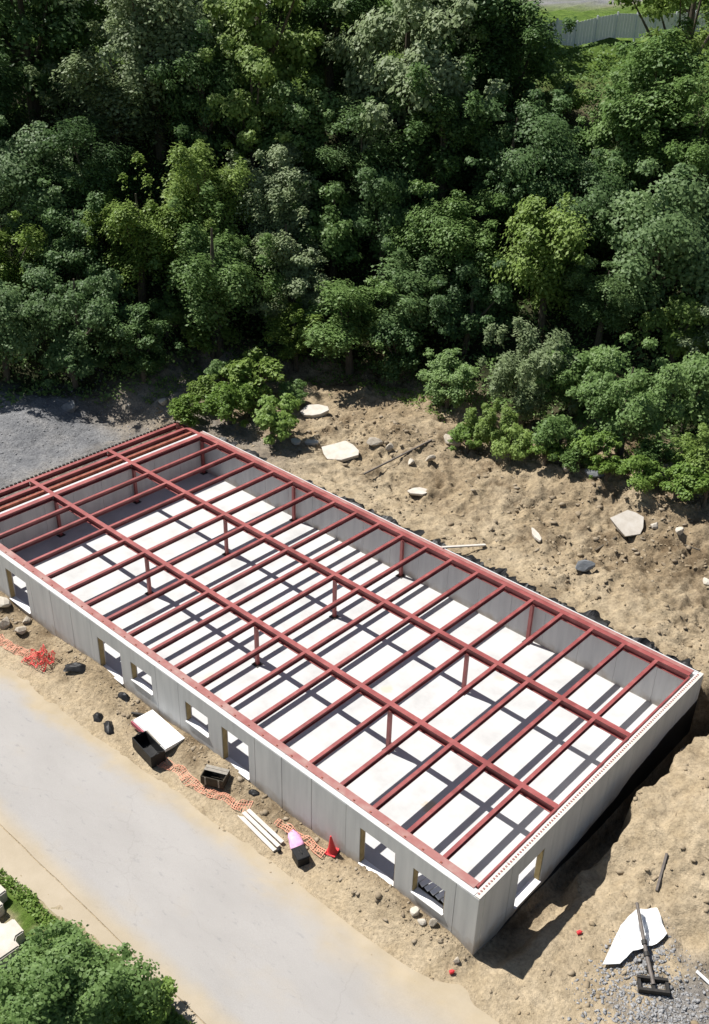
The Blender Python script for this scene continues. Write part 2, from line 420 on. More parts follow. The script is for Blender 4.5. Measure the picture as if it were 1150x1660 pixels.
def leaf_material(name, c0, c1, c2):
    m = bpy.data.materials.new(name); m.use_nodes = True
    nt = m.node_tree; N = nt.nodes; L = nt.links
    N.clear()
    out = N.new('ShaderNodeOutputMaterial')
    at = N.new('ShaderNodeAttribute'); at.attribute_name = 'tone'
    oi = N.new('ShaderNodeObjectInfo')
    ad = N.new('ShaderNodeMath'); ad.operation = 'MULTIPLY_ADD'; ad.inputs[1].default_value = .3
    L.new(oi.outputs['Random'], ad.inputs[0]); L.new(at.outputs['Fac'], ad.inputs[2])
    r = N.new('ShaderNodeValToRGB'); r.color_ramp.elements.new(.5)
    for i, c in enumerate((c0, c1, c2)):
        e = r.color_ramp.elements[i]; e.position = (.1, .6, 1.15 if False else 1.0)[i]; e.color = (*c, 1)
    L.new(ad.outputs[0], r.inputs['Fac'])
    d = N.new('ShaderNodeBsdfPrincipled'); d.inputs['Roughness'].default_value = .55; d.inputs['Specular IOR Level'].default_value = .3
    L.new(r.outputs['Color'], d.inputs['Base Color'])
    t = N.new('ShaderNodeBsdfTranslucent'); L.new(r.outputs['Color'], t.inputs['Color'])
    mx = N.new('ShaderNodeMixShader'); mx.inputs[0].default_value = .4
    L.new(d.outputs[0], mx.inputs[1]); L.new(t.outputs[0], mx.inputs[2]); L.new(mx.outputs[0], out.inputs['Surface'])
    return m
LEAF = {
    'dark': leaf_material('dark_foliage', (.07, .13, .045), (.115, .20, .065), (.17, .265, .095)),
    'mid': leaf_material('mid_foliage', (.115, .20, .055), (.18, .285, .085), (.25, .36, .125)),
    'pale': leaf_material('pale_foliage', (.18, .24, .11), (.265, .335, .165), (.345, .41, .225)),
    'yellow': leaf_material('yellow_green_foliage', (.15, .23, .048), (.23, .33, .075), (.31, .41, .115)),
    'blue': leaf_material('blue_green_foliage', (.11, .185, .07), (.175, .27, .10), (.245, .345, .145)),
    'grass': leaf_material('weeds', (.125, .215, .04), (.195, .305, .06), (.275, .38, .10)),
}

# ------------------------------------------------------------------ ground sheet
def axis(lo, dlo, dhi, hi, step):
    a = []
    v = dlo; k = step
    while v > lo: k *= 1.16; v -= k; a.append(v)
    a = a[::-1] + list(np.arange(dlo, dhi, step))
    v = a[-1]; k = step
    while v < hi: k *= 1.16; v += k; a.append(v)
    return np.array(a)
gx = axis(-900, -58, 12, 500, .145); gy = axis(-300, -17, 40, 900, .145)
GX, GY = np.meshgrid(gx, gy, indexing='ij')
GZ = H(GX, GY)
def grid_mesh(name, X, Y, Z, mask=None):
    nx, ny = X.shape
    co = np.stack([X, Y, Z], -1).reshape(-1, 3)
    idx = np.arange(nx * ny).reshape(nx, ny)
    q = np.stack([idx[:-1, :-1], idx[1:, :-1], idx[1:, 1:], idx[:-1, 1:]], -1).reshape(-1, 4)
    me = bpy.data.meshes.new(name)
    me.vertices.add(len(co)); me.vertices.foreach_set('co', co.ravel())
    me.loops.add(q.size); me.loops.foreach_set('vertex_index', q.ravel())
    me.polygons.add(len(q)); me.polygons.foreach_set('loop_start', np.arange(len(q)) * 4); me.polygons.foreach_set('loop_total', np.full(len(q), 4))
    me.update(); me.validate()
    me.polygons.foreach_set('use_smooth', np.ones(len(q), bool))
    return me
me = grid_mesh('ground', GX, GY, GZ)
S_, TOE_ = hill_s(GX, GY)
nz = fbm(GX * .5, GY * .5, 4, 12)
grav = np.clip((1 - sm(GX + 3.5 * (nz - .5), -49, -41)) * sm(GY, -2, 2) * (1 - .55 * sm(GY + 2 * nz, 16, 20)), 0, 1)
grav = np.maximum(grav, .75 * sm(GX, 4.0, 6.5) * (1 - sm(GY + 3 * (nz - .5), 4, 7)) * sm(nz, .35, .6))
grav = np.maximum(grav, .5 * sm(-GX, 28, 40) * sm(GY, 19, 20.5) * (1 - sm(GY + 3 * nz, 23, 26)))
vy = np.interp(GX, [-26, -18, -10.6, -5.9, 2], [-12.4, -11.9, -11.0, -10.7, -10.5])
grass = (1 - sm(GY - vy + 1.0 * (nz - .5), -.6, .15)) * (.35 + .65 * sm(nz, .3, .5)) + sm(S_, 75, 79) * (1 - sm(S_, 118, 121) * (1 - sm(S_, 128, 131)))
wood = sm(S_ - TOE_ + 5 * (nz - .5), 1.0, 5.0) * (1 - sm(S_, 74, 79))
tan = np.clip((1 - sm(GY - road_edge(GX), .6, 2.2)) + sm(GX, .4, 2) * (1 - sm(GY, 12, 20)) * .8 + .8 * np.exp(-((GY - 22.3 - .02 * GX) / 1.6) ** 2) * sm(GX, -38, -30), 0, 1)
tan = tan * (1 - grav)
farroad = sm(S_, 118, 121) * (1 - sm(S_, 128, 131))
cl = np.stack([np.maximum(grav, farroad), np.clip(grass, 0, 1) * (1 - farroad), tan, wood], -1).reshape(-1, 4)
ca = me.color_attributes.new('cover', 'FLOAT_COLOR', 'POINT')
ca.data.foreach_set('color', cl.astype(np.float32).ravel())
struct(obj('ground', me, M['earth']))

# ------------------------------------------------------------------ road
rx = np.arange(-110, 26, .25)
fr = np.linspace(0, 1, 60)
RX, FR = np.meshgrid(rx, fr, indexing='ij')
up = road_edge(RX) + .55 * (fbm(RX * .5, RX * 0, 4, 20) - .5) + .25
low = -10.47 + .06 * (fbm(RX * .8, RX * 0 + 3, 3, 21) - .5) + .012 * (RX + 15)
RY = low + (up - low) * FR
RZ_ = -.425 + .025 * (fbm(RX * .3, RY * .3, 3, 22) - .5) - .06 * FR ** 12
me = grid_mesh('road', RX, RY, RZ_)
dn = fbm(RX * .5, RY * .8, 6, 23, .68)
dust = np.clip(sm(RY - up + 1.8 * (dn - .5), -1.9 - 2.4 * sm(RX, -10, 1), -.4) + .8 * (1 - sm(RY - low + 1.0 * (dn - .5), .1, 1.2)) + .12 * sm(dn, .58, .75) + .9 * sm(RX + 2.5 * (dn - .5), 1.5, 5.5), 0, 1)
ca = me.color_attributes.new('dust', 'FLOAT_COLOR', 'POINT')
ca.data.foreach_set('color', np.stack([dust, dust, dust, dust * 0 + 1], -1).astype(np.float32).ravel())
struct(obj('road', me, M['road']))
# dusty shoulder slab along the lower edge, parted from the road by an open joint
SX, SF = np.meshgrid(rx, np.linspace(0, 1, 10), indexing='ij')
s_up = -10.47 + .06 * (fbm(SX * .8, SX * 0 + 3, 3, 21) - .5) + .012 * (SX + 15) - .05
s_lo = s_up - .5 - .4 * (fbm(SX * .7, SX * 0 + 9, 4, 25) - .4) - 1.0 * (1 - sm(SX, -19, -10))
me = grid_mesh('road_shoulder', SX, s_lo + (s_up - s_lo) * SF, -.43 - .05 * (1 - SF) ** 3 + .01 * (fbm(SX, SF * 3, 3, 26) - .5))
ca = me.color_attributes.new('dust', 'FLOAT_COLOR', 'POINT')
ca.data.foreach_set('color', np.full((SX.size, 4), .85, np.float32).ravel())
struct(obj('road_shoulder', me, M['road']))

# ------------------------------------------------------------------ the building shell under construction
TOP = 3.2
G1Y, G2Y, G3Y = 5.81, 12.23, 18.6
bld = empty('building', (0, 0, 0))
tag(bld, 'roofless grey concrete building shell with a grid of red steel roof beams', 'building')
obj('floor_slab', bbox_mesh('floor_slab', -40.1, .05, -.25, 18.8, -.35, 0), M['floor'], bld)

def add_panel(axis_, a0, a1, c0, c1, opening=None, zb=-2.2):
    """one precast panel running from a0 to a1 along its axis, thickness c0..c1, with an optional opening (b0, b1, z0, z1)"""
    bm = bmesh.new()
    def bx(u0, u1, z0, z1):
        if axis_ == 'x': box(bm, u0, u1, c0, c1, z0, z1)
        else: box(bm, c0, c1, u0, u1, z0, z1)
    zt = 3.18
    if opening is None:
        bx(a0, a1, zb, zt)
        bmesh.ops.bevel(bm, geom=bm.edges[:], offset=.03, segments=1, affect='EDGES')
    else:
        b0, b1, z0, z1 = opening
        us = [a0, b0, b1, a1]; zs = [zb, z0, z1, zt]
        def P(u, w, z): return (u, w, z) if axis_ == 'x' else (w, u, z)
        vv = {(i, j, k): bm.verts.new(P(us[i], (c0, c1)[k], zs[j])) for i in range(4) for j in range(4) for k in range(2)}
        for i in range(3):
            for j in range(3):
                if i == 1 and j == 1: continue
                for k in range(2):
                    bm.faces.new([vv[i, j, k], vv[i + 1, j, k], vv[i + 1, j + 1, k], vv[i, j + 1, k]])
        def side(p, q): bm.faces.new([vv[(*p, 0)], vv[(*q, 0)], vv[(*q, 1)], vv[(*p, 1)]])
        for i in range(3):
            side((i, 0), (i + 1, 0)); side((i, 3), (i + 1, 3)); side((0, i), (0, i + 1)); side((3, i), (3, i + 1))
        side((1, 1), (2, 1)); side((1, 2), (2, 2)); side((1, 1), (1, 2)); side((2, 1), (2, 2))
        bmesh.ops.recalc_face_normals(bm, faces=bm.faces[:])
    p = obj('wall_panel', bm, M['concrete_wall'], bld)
    if opening:
        b0, b1, z0, z1 = opening
        def P2(u0, u1, w0, w1, za, zc):
            return (u0, u1, w0, w1, za, zc) if axis_ == 'x' else (w0, w1, u0, u1, za, zc)
        out = c0 if axis_ == 'x' else c1
        d = 1 if axis_ == 'x' else -1
        ia, ib = sorted((out + d * .05, out + d * .30))
        f = bmesh.new()
        box(f, *P2(b0, b0 + .06, ia, ib, z0 + .05, z1)); box(f, *P2(b1 - .06, b1, ia, ib, z0 + .05, z1)); box(f, *P2(b0 + .06, b1 - .06, ia, ib, z1 - .06, z1))
        obj('window_frame', f, M['wood_brown'], p)
        sa, sb = sorted((out - d * .07, out + d * .34))
        obj('window_sill', bbox_mesh('window_sill', *P2(b0 + .003, b1 - .003, sa, sb, z0, z0 + .05)), M['white_sill'], p)
    return p

front_open = [(-35.6, -33.3, .1, 2.4), (-26.1, -23.95, .08, 2.25), (-23.05, -21.2, .95, 2.22), (-18.4, -16.6, .9, 2.25),
              (-15.55, -13.55, .06, 2.35), (-6.15, -4.05, .06, 2.35), (-3.05, -1.3, .75, 2.27)]
edges = [-40.45, -38.4, -36.2, -32.8, -30.6, -28.6, -26.6, -23.5, -20.8, -18.9, -16.1, -13.1, -11.2, -9.2, -7.0, -3.6, -.8, .4]
for a0, a1 in zip(edges, edges[1:]):
    op = [o for o in front_open if o[0] > a0 and o[1] < a1]
    if len(op) == 0: add_panel('x', a0, a1, -.65, -.25)
    else: add_panel('x', a0, a1, -.65, -.25, op[0])
ye = [-.25, 1.7, 5.0, 7.3, 9.6, 11.9, 14.2, 16.5, 18.8]
for a0, a1 in zip(ye, ye[1:]):
    add_panel('y', a0, a1, .05, .40, (2.3, 4.35, -.05, 2.15) if a0 == 1.7 else None)
    add_panel('y', a0, a1, -40.45, -40.1)
for k in range(17):
    a0 = -40.45 + k * 40.85 / 17
    add_panel('x', a0, a0 + 40.85 / 17, 18.8, 19.12)

# wall-top plates, ledgers and edge strips
obj('top_plate', bbox_mesh('top_plate', -40.05, -.13, -.36, .05, 3.185, 3.215), M['steel_dusty'], bld)
obj('ledger', bbox_mesh('ledger', -40.05, -.13, -.245, -.09, 2.86, 3.18), M['steel'], bld)
obj('edge_strip', bbox_mesh('edge_strip', -40.4, .10, -.645, -.40, 3.183, 3.205), M['concrete_top'], bld)
obj('edge_strip', bbox_mesh('edge_strip', .16, .395, -.64, 19.11, 3.183, 3.235), M['wood_pale'], bld)
obj('edge_strip', bbox_mesh('edge_strip', -40.4, .11, 19.04, 19.115, 3.183, 3.21), M['concrete_top'], bld)
obj('top_plate', bbox_mesh('top_plate', -40.4, -.13, 18.76, 19.03, 3.183, 3.212), M['steel_dusty'], bld)
obj('ledger', bbox_mesh('ledger', -.12, -.03, -.2, 18.4, 3.02, 3.21), M['steel'], bld)
bm = bmesh.new()
for k in range(112):
    y = -.5 + k * .1735
    box(bm, .165, .245, y, y + .08, 3.236, 3.262)
o = obj('stud_row', bm, M['steel_dusty'], bld); o['kind'] = 'stuff'
bm = bmesh.new()
for x in np.arange(-38.9, -1, 1.0):
    box(bm, x - .04, x + .04, -.30, -.24, 3.216, 3.25)
o = obj('anchor_bolts', bm, M['steel_brown'], bld); o['kind'] = 'stuff'

# girders
gm = isection('girder', 42.85, .30, .46, .035, .03)
for y in (G1Y, G2Y, G3Y):
    g = obj('girder', gm, M['steel'], bld, loc=(-.13, y, TOP), rot=(0, 0, math.pi / 2))
# joists between the girders
spans = [(.055, G1Y - .153), (G1Y + .153, G2Y - .153), (G2Y + .153, G3Y - .153)]
for a, b_ in spans:
    jm = isection('joist', b_ - a, .19, .30, .022, .018)
    for i in range(1, 20):
        obj('joist', jm, M['steel'], bld, loc=(-2.0 * i, a, TOP - .002))
# heavier beam on the far wall and the frame that runs past it
for a, b_ in spans:
    obj('end_beam', isection('end_beam', b_ - a, .36, .34, .03, .03), M['steel'], bld, loc=(-40.0, a, TOP + .012))
    obj('outer_beam', isection('outer_beam', b_ - a, .30, .36, .03, .03), M['steel'], bld, loc=(-42.82, a, TOP - .003))
    obj('outer_rail', isection('outer_rail', b_ - a, .28, .34, .03, .03), M['steel'], bld, loc=(-41.75, a, TOP - .003))
    obj('outer_rail', isection('outer_rail', b_ - a, .2, .26, .02, .02), M['steel_brown'], bld, loc=(-41.0, a, TOP - .06))
bm = bmesh.new()
for k in range(58):
    y = .2 + k * .32
    box(bm, -43.12, -42.99, y, y + .17, 3.12, 3.27)
o = obj('deck_clips', bm, M['black_metal'], bld); o['kind'] = 'stuff'
# columns
cm = bbox_mesh('column', -.1, .1, -.1, .1, .02, TOP - .46, bevel=.01)
pm = bbox_mesh('base_plate', -.24, .24, -.24, .24, .004, .035)
for y in (G1Y, G2Y, 18.52):
    for i in (5, 10, 15, 20):
        c = obj('column', cm, M['steel'], bld, loc=(-2.0 * i + (.12 if i == 20 else 0), y, 0))
        obj('base_plate', pm, M['black_metal'], c)
    c = obj('column', bbox_mesh('column', -.09, .09, -.09, .09, -.8, TOP - .46), M['steel'], bld, loc=(-42.82, y, 0))

# ragged black membrane left hanging over the trench along the back wall
bm = bmesh.new()
prev = None
for k in range(330):
    x = -38.8 + k * .118
    w = .22 + 1.5 * max(0., float(fbm(x * 1.3, 3.3, 4, 90, .7)) - .3) * (1.25 if x > -20 else .7)
    if float(vnoise(x * .8, 9.0, 91)) < .26: w = .05
    z1 = 3.02 + .36 * (float(vnoise(x * 2.1, 1.0, 92)) - .45)
    cur = [Vector((x, 19.13, 2.95)), Vector((x, 19.15 + w * .45, 2.98 + .3 * (float(vnoise(x * 3, 5, 93)) - .3))), Vector((x + .05 * (random.random() - .5), 19.16 + w, z1))]
    cv = [bm.verts.new(p) for p in cur] + [bm.verts.new(p - Vector((0, 0, .03))) for p in cur]
    if prev:
        for j in (0, 1):
            bm.faces.new((prev[j], cv[j], cv[j + 1], prev[j + 1])); bm.faces.new((prev[j + 4], cv[j + 4], cv[j + 3], prev[j + 3]))
        bm.faces.new((prev[2], cv[2], cv[5], prev[5]))
    prev = cv
obj('wall_membrane', bm, M['black'], bld)

# black sheet over the lower end wall, standing in for dark trench shade
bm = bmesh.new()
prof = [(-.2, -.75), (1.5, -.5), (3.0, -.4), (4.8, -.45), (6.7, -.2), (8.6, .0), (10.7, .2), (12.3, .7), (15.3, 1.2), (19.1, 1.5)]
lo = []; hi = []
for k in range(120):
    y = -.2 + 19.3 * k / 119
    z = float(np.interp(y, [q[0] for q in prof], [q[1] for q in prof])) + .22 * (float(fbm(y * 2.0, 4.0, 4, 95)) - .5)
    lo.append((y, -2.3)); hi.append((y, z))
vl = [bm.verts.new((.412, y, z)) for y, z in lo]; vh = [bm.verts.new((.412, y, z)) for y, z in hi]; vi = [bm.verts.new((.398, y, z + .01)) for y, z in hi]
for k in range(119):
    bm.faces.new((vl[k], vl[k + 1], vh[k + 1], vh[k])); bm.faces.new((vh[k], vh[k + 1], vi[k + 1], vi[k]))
obj('trench_shade_sheet', bm, M['black'], bld)

# ------------------------------------------------------------------ stones, slabs and site debris
def hz(x, y): return float(H(x, y))
def rock_mesh(seed, sub=2, rough=.35):
    r = np.random.default_rng(seed)
    bm = bmesh.new(); bmesh.ops.create_icosphere(bm, subdivisions=sub, radius=1)
    pl = [(Vector(r.normal(size=3)).normalized(), r.uniform(.42, .85)) for _ in range(14)]
    for v in bm.verts:
        p = v.co.copy()
        for n, d in pl:
            k = p.dot(n) - d
            if k > 0: p -= n * k * .9
        v.co = p * (1 + rough * .25 * (r.random() - .5))
    me = bpy.data.meshes.new('stone'); bm.to_mesh(me); bm.free()
    return me
ROCKS = [rock_mesh(40 + k) for k in range(6)]
def boulder(x, y, sx, sy, sz, label, m='rock', k=0, rz=0., group=None, dz=0., name='boulder'):
    o = obj(name, ROCKS[k % 6], M[m], loc=(x, y, hz(x, y) + sz * .45 + dz), rot=(0, 0, rz), scale=(sx, sy, sz))
    return tag(o, label, 'rock', group)
def slab_mesh(seed, rx, ry, t, n=9):
    r = np.random.default_rng(seed)
    pts = []
    for k in range(n):
        a = 2 * math.pi * (k + r.uniform(-.25, .25)) / n
        q = r.uniform(.72, 1.08)
        pts.append((rx * q * math.cos(a), ry * q * math.sin(a)))
    bm = bmesh.new(); prism(bm, pts, -t, 0)
    for v in bm.verts:
        if v.co.z < -t / 2: v.co.x *= r.uniform(.86, 1.0); v.co.y *= r.uniform(.86, 1.0)
    bmesh.ops.bevel(bm, geom=bm.edges[:], offset=.03, segments=1, affect='EDGES')
    me = bpy.data.meshes.new('slab'); bm.to_mesh(me); bm.free()
    return me
def slab(x, y, rx, ry, t, label, seed, tilt=(.1, .05), rz=0, dz=.3, m='slab'):
    o = obj('concrete_slab', slab_mesh(seed, rx, ry, t), M[m], loc=(x, y, hz(x, y) + dz), rot=(tilt[0], tilt[1], rz))
    return tag(o, label, 'slab')
slab(-37.21, 27.75, 1.25, .8, .4, 'pale broken concrete slab standing right of the rounded green bush', 1, (.3, -.1), .5, .42)
slab(-31.43, 24.79, 1.75, 1.2, .32, 'largest tan concrete slab on the bank behind the building', 2, (.22, -.12), .6, .42)
slab(-35.06, 23.72, .5, .35, .25, 'small white concrete chunk, left one of the two by the bush', 3, (.1, .1), .2, .25)
slab(-34.42, 24.74, .7, .4, .25, 'small white concrete chunk, right one of the two by the bush', 4, (.1, -.1), .4, .25)
slab(-10.02, 29.34, 1.15, 1.1, .3, 'pale concrete slab tilted on the mound on the right', 5, (.45, -.1), 1.0, .4)
slab(-23.74, 24.76, .9, .45, .2, 'thin pale concrete slab half buried behind the middle of the building', 6, (.12, 0), .7, .16)
slab(-14.20, 25.17, .95, .25, .2, 'narrow pale concrete fragment lying on the mound', 7, (.1, .05), 2.5, .16)
boulder(-8.61, 30.12, .38, .38, .34, 'round cream boulder just right of the tilted slab', 'rock_pale', 0)
boulder(-6.93, 30.26, .36, .34, .3, 'cream boulder further right of the tilted slab', 'rock_pale', 1)
boulder(-3.43, 27.25, .4, .3, .34, 'pale boulder on the mound at the right edge', 'rock_pale', 2)
boulder(-9.85, 23.76, .85, .45, .5, 'dark angular boulder low on the mound above the back wall', 'rock_grey', 3, .9)
boulder(-53.32, 15.88, 1.0, .7, .6, 'dark grey boulder at the top of the stone heap', 'rock_grey', 4, .4)
boulder(-46.62, 24.88, .7, .5, .45, 'tan boulder left of the rounded green bush', 'rock_pale', 5, .2)
boulder(-45.72, 23.58, .35, .3, .3, 'small pale boulder under the tan one by the bushes', 'rock_pale', 0, .2)
boulder(-47.81, 21.09, .5, .35, .35, 'pale boulder left of the weedy bushes', 'rock_pale', 1, .7)
boulder(-25.71, 30.89, .95, .6, .6, 'mossy brown boulder at the foot of the feathery shrub', 'rock', 2, .3)
boulder(-30.19, 27.05, .8, .45, .45, 'brown boulder right of the largest tan slab', 'rock', 3, .5)
boulder(-28.89, 27.46, .5, .4, .4, 'smaller brown boulder next to the one by the largest slab', 'rock', 4, .9)
boulder(-25.44, 27.96, .55, .3, .35, 'brown boulder in the middle of the bare slope', 'rock', 5, 1.2)
boulder(-26.53, 27.25, .45, .3, .3, 'tan boulder low on the bare slope', 'rock_pale', 0, 1.8)
boulder(-16.37, 31.88, .5, .4, .4, 'white stone among the weeds under the willow-like tree', 'rock_pale', 1, .2)
boulder(-14.36, 32.18, .9, .45, .45, 'blue-grey boulder among the weeds at the clearing edge', 'rock_grey', 2, .7)
boulder(-35.7, -1.35, .85, .5, .4, 'flat white-topped boulder by the wall opening at the left edge', 'rock_pale', 3, .3)
boulder(-34.0, -2.0, .55, .5, .5, 'tan boulder below the white-topped one at the left edge', 'rock', 4, .8)
boulder(-32.7, -1.8, .5, .42, .42, 'brown boulder nearest the red netting at the left', 'rock', 5, .4)
boulder(-33.1, -1.05, .4, .35, .3, 'small brown boulder against the wall at the left', 'rock', 0, 1.4)
boulder(-2.5, -1.0, .3, .26, .26, 'white stone under the window with stacked boards', 'rock_pale', 1, .3)
boulder(-2.0, -1.15, .24, .2, .2, 'tan stone right of the white stone under the window', 'rock_pale', 2, .9)
boulder(-1.6, -.95, .26, .2, .22, 'brown stone against the wall right of the window stones', 'rock', 3, 1.1)
boulder(.1, -1.35, .2, .18, .18, 'brown stone by the near corner of the building', 'rock', 4, .5)
boulder(5.9, 10.7, .55, .4, .42, 'dark-sided boulder at the right edge of the dirt bank', 'rock', 5, .2)
boulder(.95, 18.3, .8, .55, .45, 'tan boulder in the trench by the far right corner', 'rock_pale', 0, .4, dz=.5)

# orange safety netting in three runs, each a draped mesh of strands
def netting(name, pts, width, m, label, seed, height=.12, cell=.13):
    r = np.random.default_rng(seed)
    bm = bmesh.new()
    L_ = [0]
    for a, b_ in zip(pts, pts[1:]): L_.append(L_[-1] + math.dist(a, b_))
    def at(s):
        s = max(0, min(s, L_[-1]))
        x = np.interp(s, L_, [p[0] for p in pts]); y = np.interp(s, L_, [p[1] for p in pts])
        return x, y
    nu = int(L_[-1] / cell) + 1; nv = max(3, int(width / cell) + 1)
    g = {}
    for i in range(nu):
        x, y = at(i * cell); x2, y2 = at(i * cell + .05)
        dx, dy = x2 - x, y2 - y; l = math.hypot(dx, dy) or 1; px, py = -dy / l, dx / l
        for j in range(nv):
            w = (j - (nv - 1) / 2) * cell * (.75 + .5 * float(vnoise(i * .11, seed, 3))) + .35 * (float(vnoise(i * .16, j * .1, seed)) - .5)
            qx, qy = x + px * w, y + py * w
            z = hz(qx, qy) - .01 + height * (float(vnoise(i * .45, j * .55, seed + 1)) ** 2) * 2.4
            g[i, j] = Vector((qx, qy, z))
    def strand(a, b_):
        d = (b_ - a); n = d.cross(Vector((0, 0, 1)))
        if n.length < 1e-4: return
        n = n.normalized() * .017
        u = Vector((0, 0, .008))
        v = [bm.verts.new(q) for q in (a - n - u, a + n - u, b_ + n - u, b_ - n - u, a - n + u, a + n + u, b_ + n + u, b_ - n + u)]
        bm.faces.new((v[4], v[5], v[6], v[7])); bm.faces.new((v[3], v[2], v[1], v[0])); bm.faces.new((v[0], v[1], v[5], v[4])); bm.faces.new((v[2], v[3], v[7], v[6]))
        bm.faces.new((v[1], v[2], v[6], v[5])); bm.faces.new((v[3], v[0], v[4], v[7]))
    for i in range(nu):
        for j in range(nv):
            if i + 1 < nu and r.random() > .13: strand(g[i, j], g[i + 1, j])
            if j + 1 < nv and r.random() > .13: strand(g[i, j], g[i, j + 1])
    o = obj(name, bm, M[m])
    return tag(o, label, 'safety netting')
netting('safety_netting', [(-33.5, -3.0), (-32.0, -3.1), (-30.2, -2.5)], .8, 'orange_net', 'faded orange netting lying flat at the left edge of the site', 31, .08)
netting('safety_netting', [(-30.3, -2.6), (-29.4, -2.6), (-28.6, -2.3)], 1.0, 'red_net', 'crumpled bright red netting heap near the left edge', 32, .38, .1)
netting('safety_netting', [(-18.4, -2.5), (-16.9, -2.4), (-15.2, -2.5), (-13.8, -2.15), (-12.4, -1.6)], .55, 'orange_net', 'long orange netting run between the black bin and the planks', 33, .10)
netting('safety_netting', [(-10.8, -1.5), (-9.6, -1.2), (-8.4, -1.35), (-7.6, -1.3)], .4, 'orange_net', 'short orange netting run between pink bag and red cone', 34, .12)

# black sheeting scraps
def scrap(x, y, sx, sy, h, label, seed, rz=0, m='black'):
    r = np.random.default_rng(seed)
    n = 12
    X, Y = np.meshgrid(np.linspace(-1, 1, n), np.linspace(-1, 1, n), indexing='ij')
    rad = np.clip(1.15 - np.hypot(X, Y) + .35 * (fbm(X * 1.8 + seed, Y * 1.8, 3, seed) - .5), 0, 1)
    X2 = X + .25 * (fbm(X * 2 + 9, Y * 2, 3, seed) - .5); Y2 = Y + .25 * (fbm(X * 2, Y * 2 + 7, 3, seed) - .5)
    Z = h * (rad ** .7) * (.45 + .9 * fbm(X * 2.2, Y * 2.2 + seed, 3, seed + 1)) - .03
    me_ = grid_mesh('tarp_scrap', X2 * sx, Y2 * sy, Z)
    o = obj('tarp_scrap', me_, M[m], loc=(x, y, hz(x, y) + .01), rot=(0, 0, rz))
    return tag(o, label, 'tarp')
scrap(-27.1, -1.55, .75, .36, .45, 'crumpled black sheeting against the wall left of the doorways', 51, .6)
scrap(-23.25, -2.9, .38, .26, .3, 'small black sheeting scrap near the road, left of the pair', 52, -.4)
scrap(-22.15, -3.0, .5, .24, .3, 'small black sheeting scrap near the road, right of the pair', 53, -.5)
scrap(-23.3, -1.1, .42, .22, .35, 'black scrap under the sill of the small window', 54, .1)
scrap(-12.9, -.95, .3, .18, .2, 'small dark scrap under the tall doorway right jamb', 57, .3)

# dark pipe
bm = bmesh.new()
tube(bm, [(-.75, -.1, .07), (-.2, 0, .10), (.3, .05, .12), (.7, .2, .2)], [.075] * 4, 9)
tag(obj('pipe', bm, M['black_metal'], loc=(-21.3, -1.25, hz(-21.3, -1.25)), rot=(0, 0, .35)), 'short dark pipe lying beside the white panel', 'pipe')

# white panel stack propped on blocks
t = empty('panel_stack', (-19.7, -1.55, hz(-19.7, -1.55)), (0, 0, -.06))
tag(t, 'white foam panel stack lying flat beside the wall', 'panels')
for k in range(3):
    obj('panel', bbox_mesh('panel', -1.5 + .03 * k, 1.5 + .02 * k, -.62 + .02 * k, .62, .12 + k * .085, .20 + k * .085, bevel=.008), M['white_sheet'], t)
obj('edge_rail', bbox_mesh('edge_rail', -1.5, .5, -.72, -.64, .06, .30), M['maroon'], t)
obj('support_block', bbox_mesh('support_block', -1.2, -1.0, -.5, .5, -.1, .115), M['wood_brown'], t)
obj('support_block', bbox_mesh('support_block', 1.0, 1.2, -.5, .5, -.1, .115), M['wood_brown'], t)

# open black bin
def bin_(x, y, lx, ly, h, rz, name, label, cat, m, mi):
    t = tag(empty(name, (x, y, hz(x, y)), (0, 0, rz)), label, cat)
    w = .05
    obj('side', bbox_mesh('side', -lx, lx, -ly, -ly + w, .05, h, bevel=.01), M[m], t)
    obj('side', bbox_mesh('side', -lx, lx, ly - w, ly, .05, h, bevel=.01), M[m], t)
    obj('end', bbox_mesh('end', -lx, -lx + w, -ly + w, ly - w, .05, h - .004, bevel=.01), M[m], t)
    obj('end', bbox_mesh('end', lx - w, lx, -ly + w, ly - w, .05, h - .004, bevel=.01), M[m], t)
    obj('bottom', bbox_mesh('bottom', -lx + w, lx - w, -ly + w, ly - w, -.08, .1), M[mi], t)
    return t
t = bin_(-18.95, -2.75, .95, .42, .75, -.12, 'trough', 'open black trough in front of the white panels', 'trough', 'black', 'black')
bm = bmesh.new(); tube(bm, [(-.93, -.2, .74), (-.93, 0, .86), (-.93, .2, .74)], [.03] * 3, 6); obj('handle', bm, M['black_metal'], t)
bm = bmesh.new(); tube(bm, [(.93, -.2, .74), (.93, 0, .86), (.93, .2, .74)], [.03] * 3, 6); obj('handle', bm, M['black_metal'], t)
obj('rim', bbox_mesh('rim', -.93, .4, .42, .50, .68, .745), M['crate_lid'], t)
# wooden crate with half lid
t = bin_(-14.9, -1.72, .62, .42, .55, .45, 'wooden_crate', 'dark wooden crate with half lid below the tall doorway', 'crate', 'brown_box', 'brown_box')
for k in range(2):
    obj('lid_board', bbox_mesh('lid_board', -.62, .62, .02 + k * .2, .2 + k * .2, .552, .585), M['crate_lid'], t)
obj('batten', bbox_mesh('batten', -.4, -.32, -.44, -.42, .05, .53), M['crate_lid'], t)
obj('batten', bbox_mesh('batten', .32, .4, -.44, -.42, .05, .53), M['crate_lid'], t)

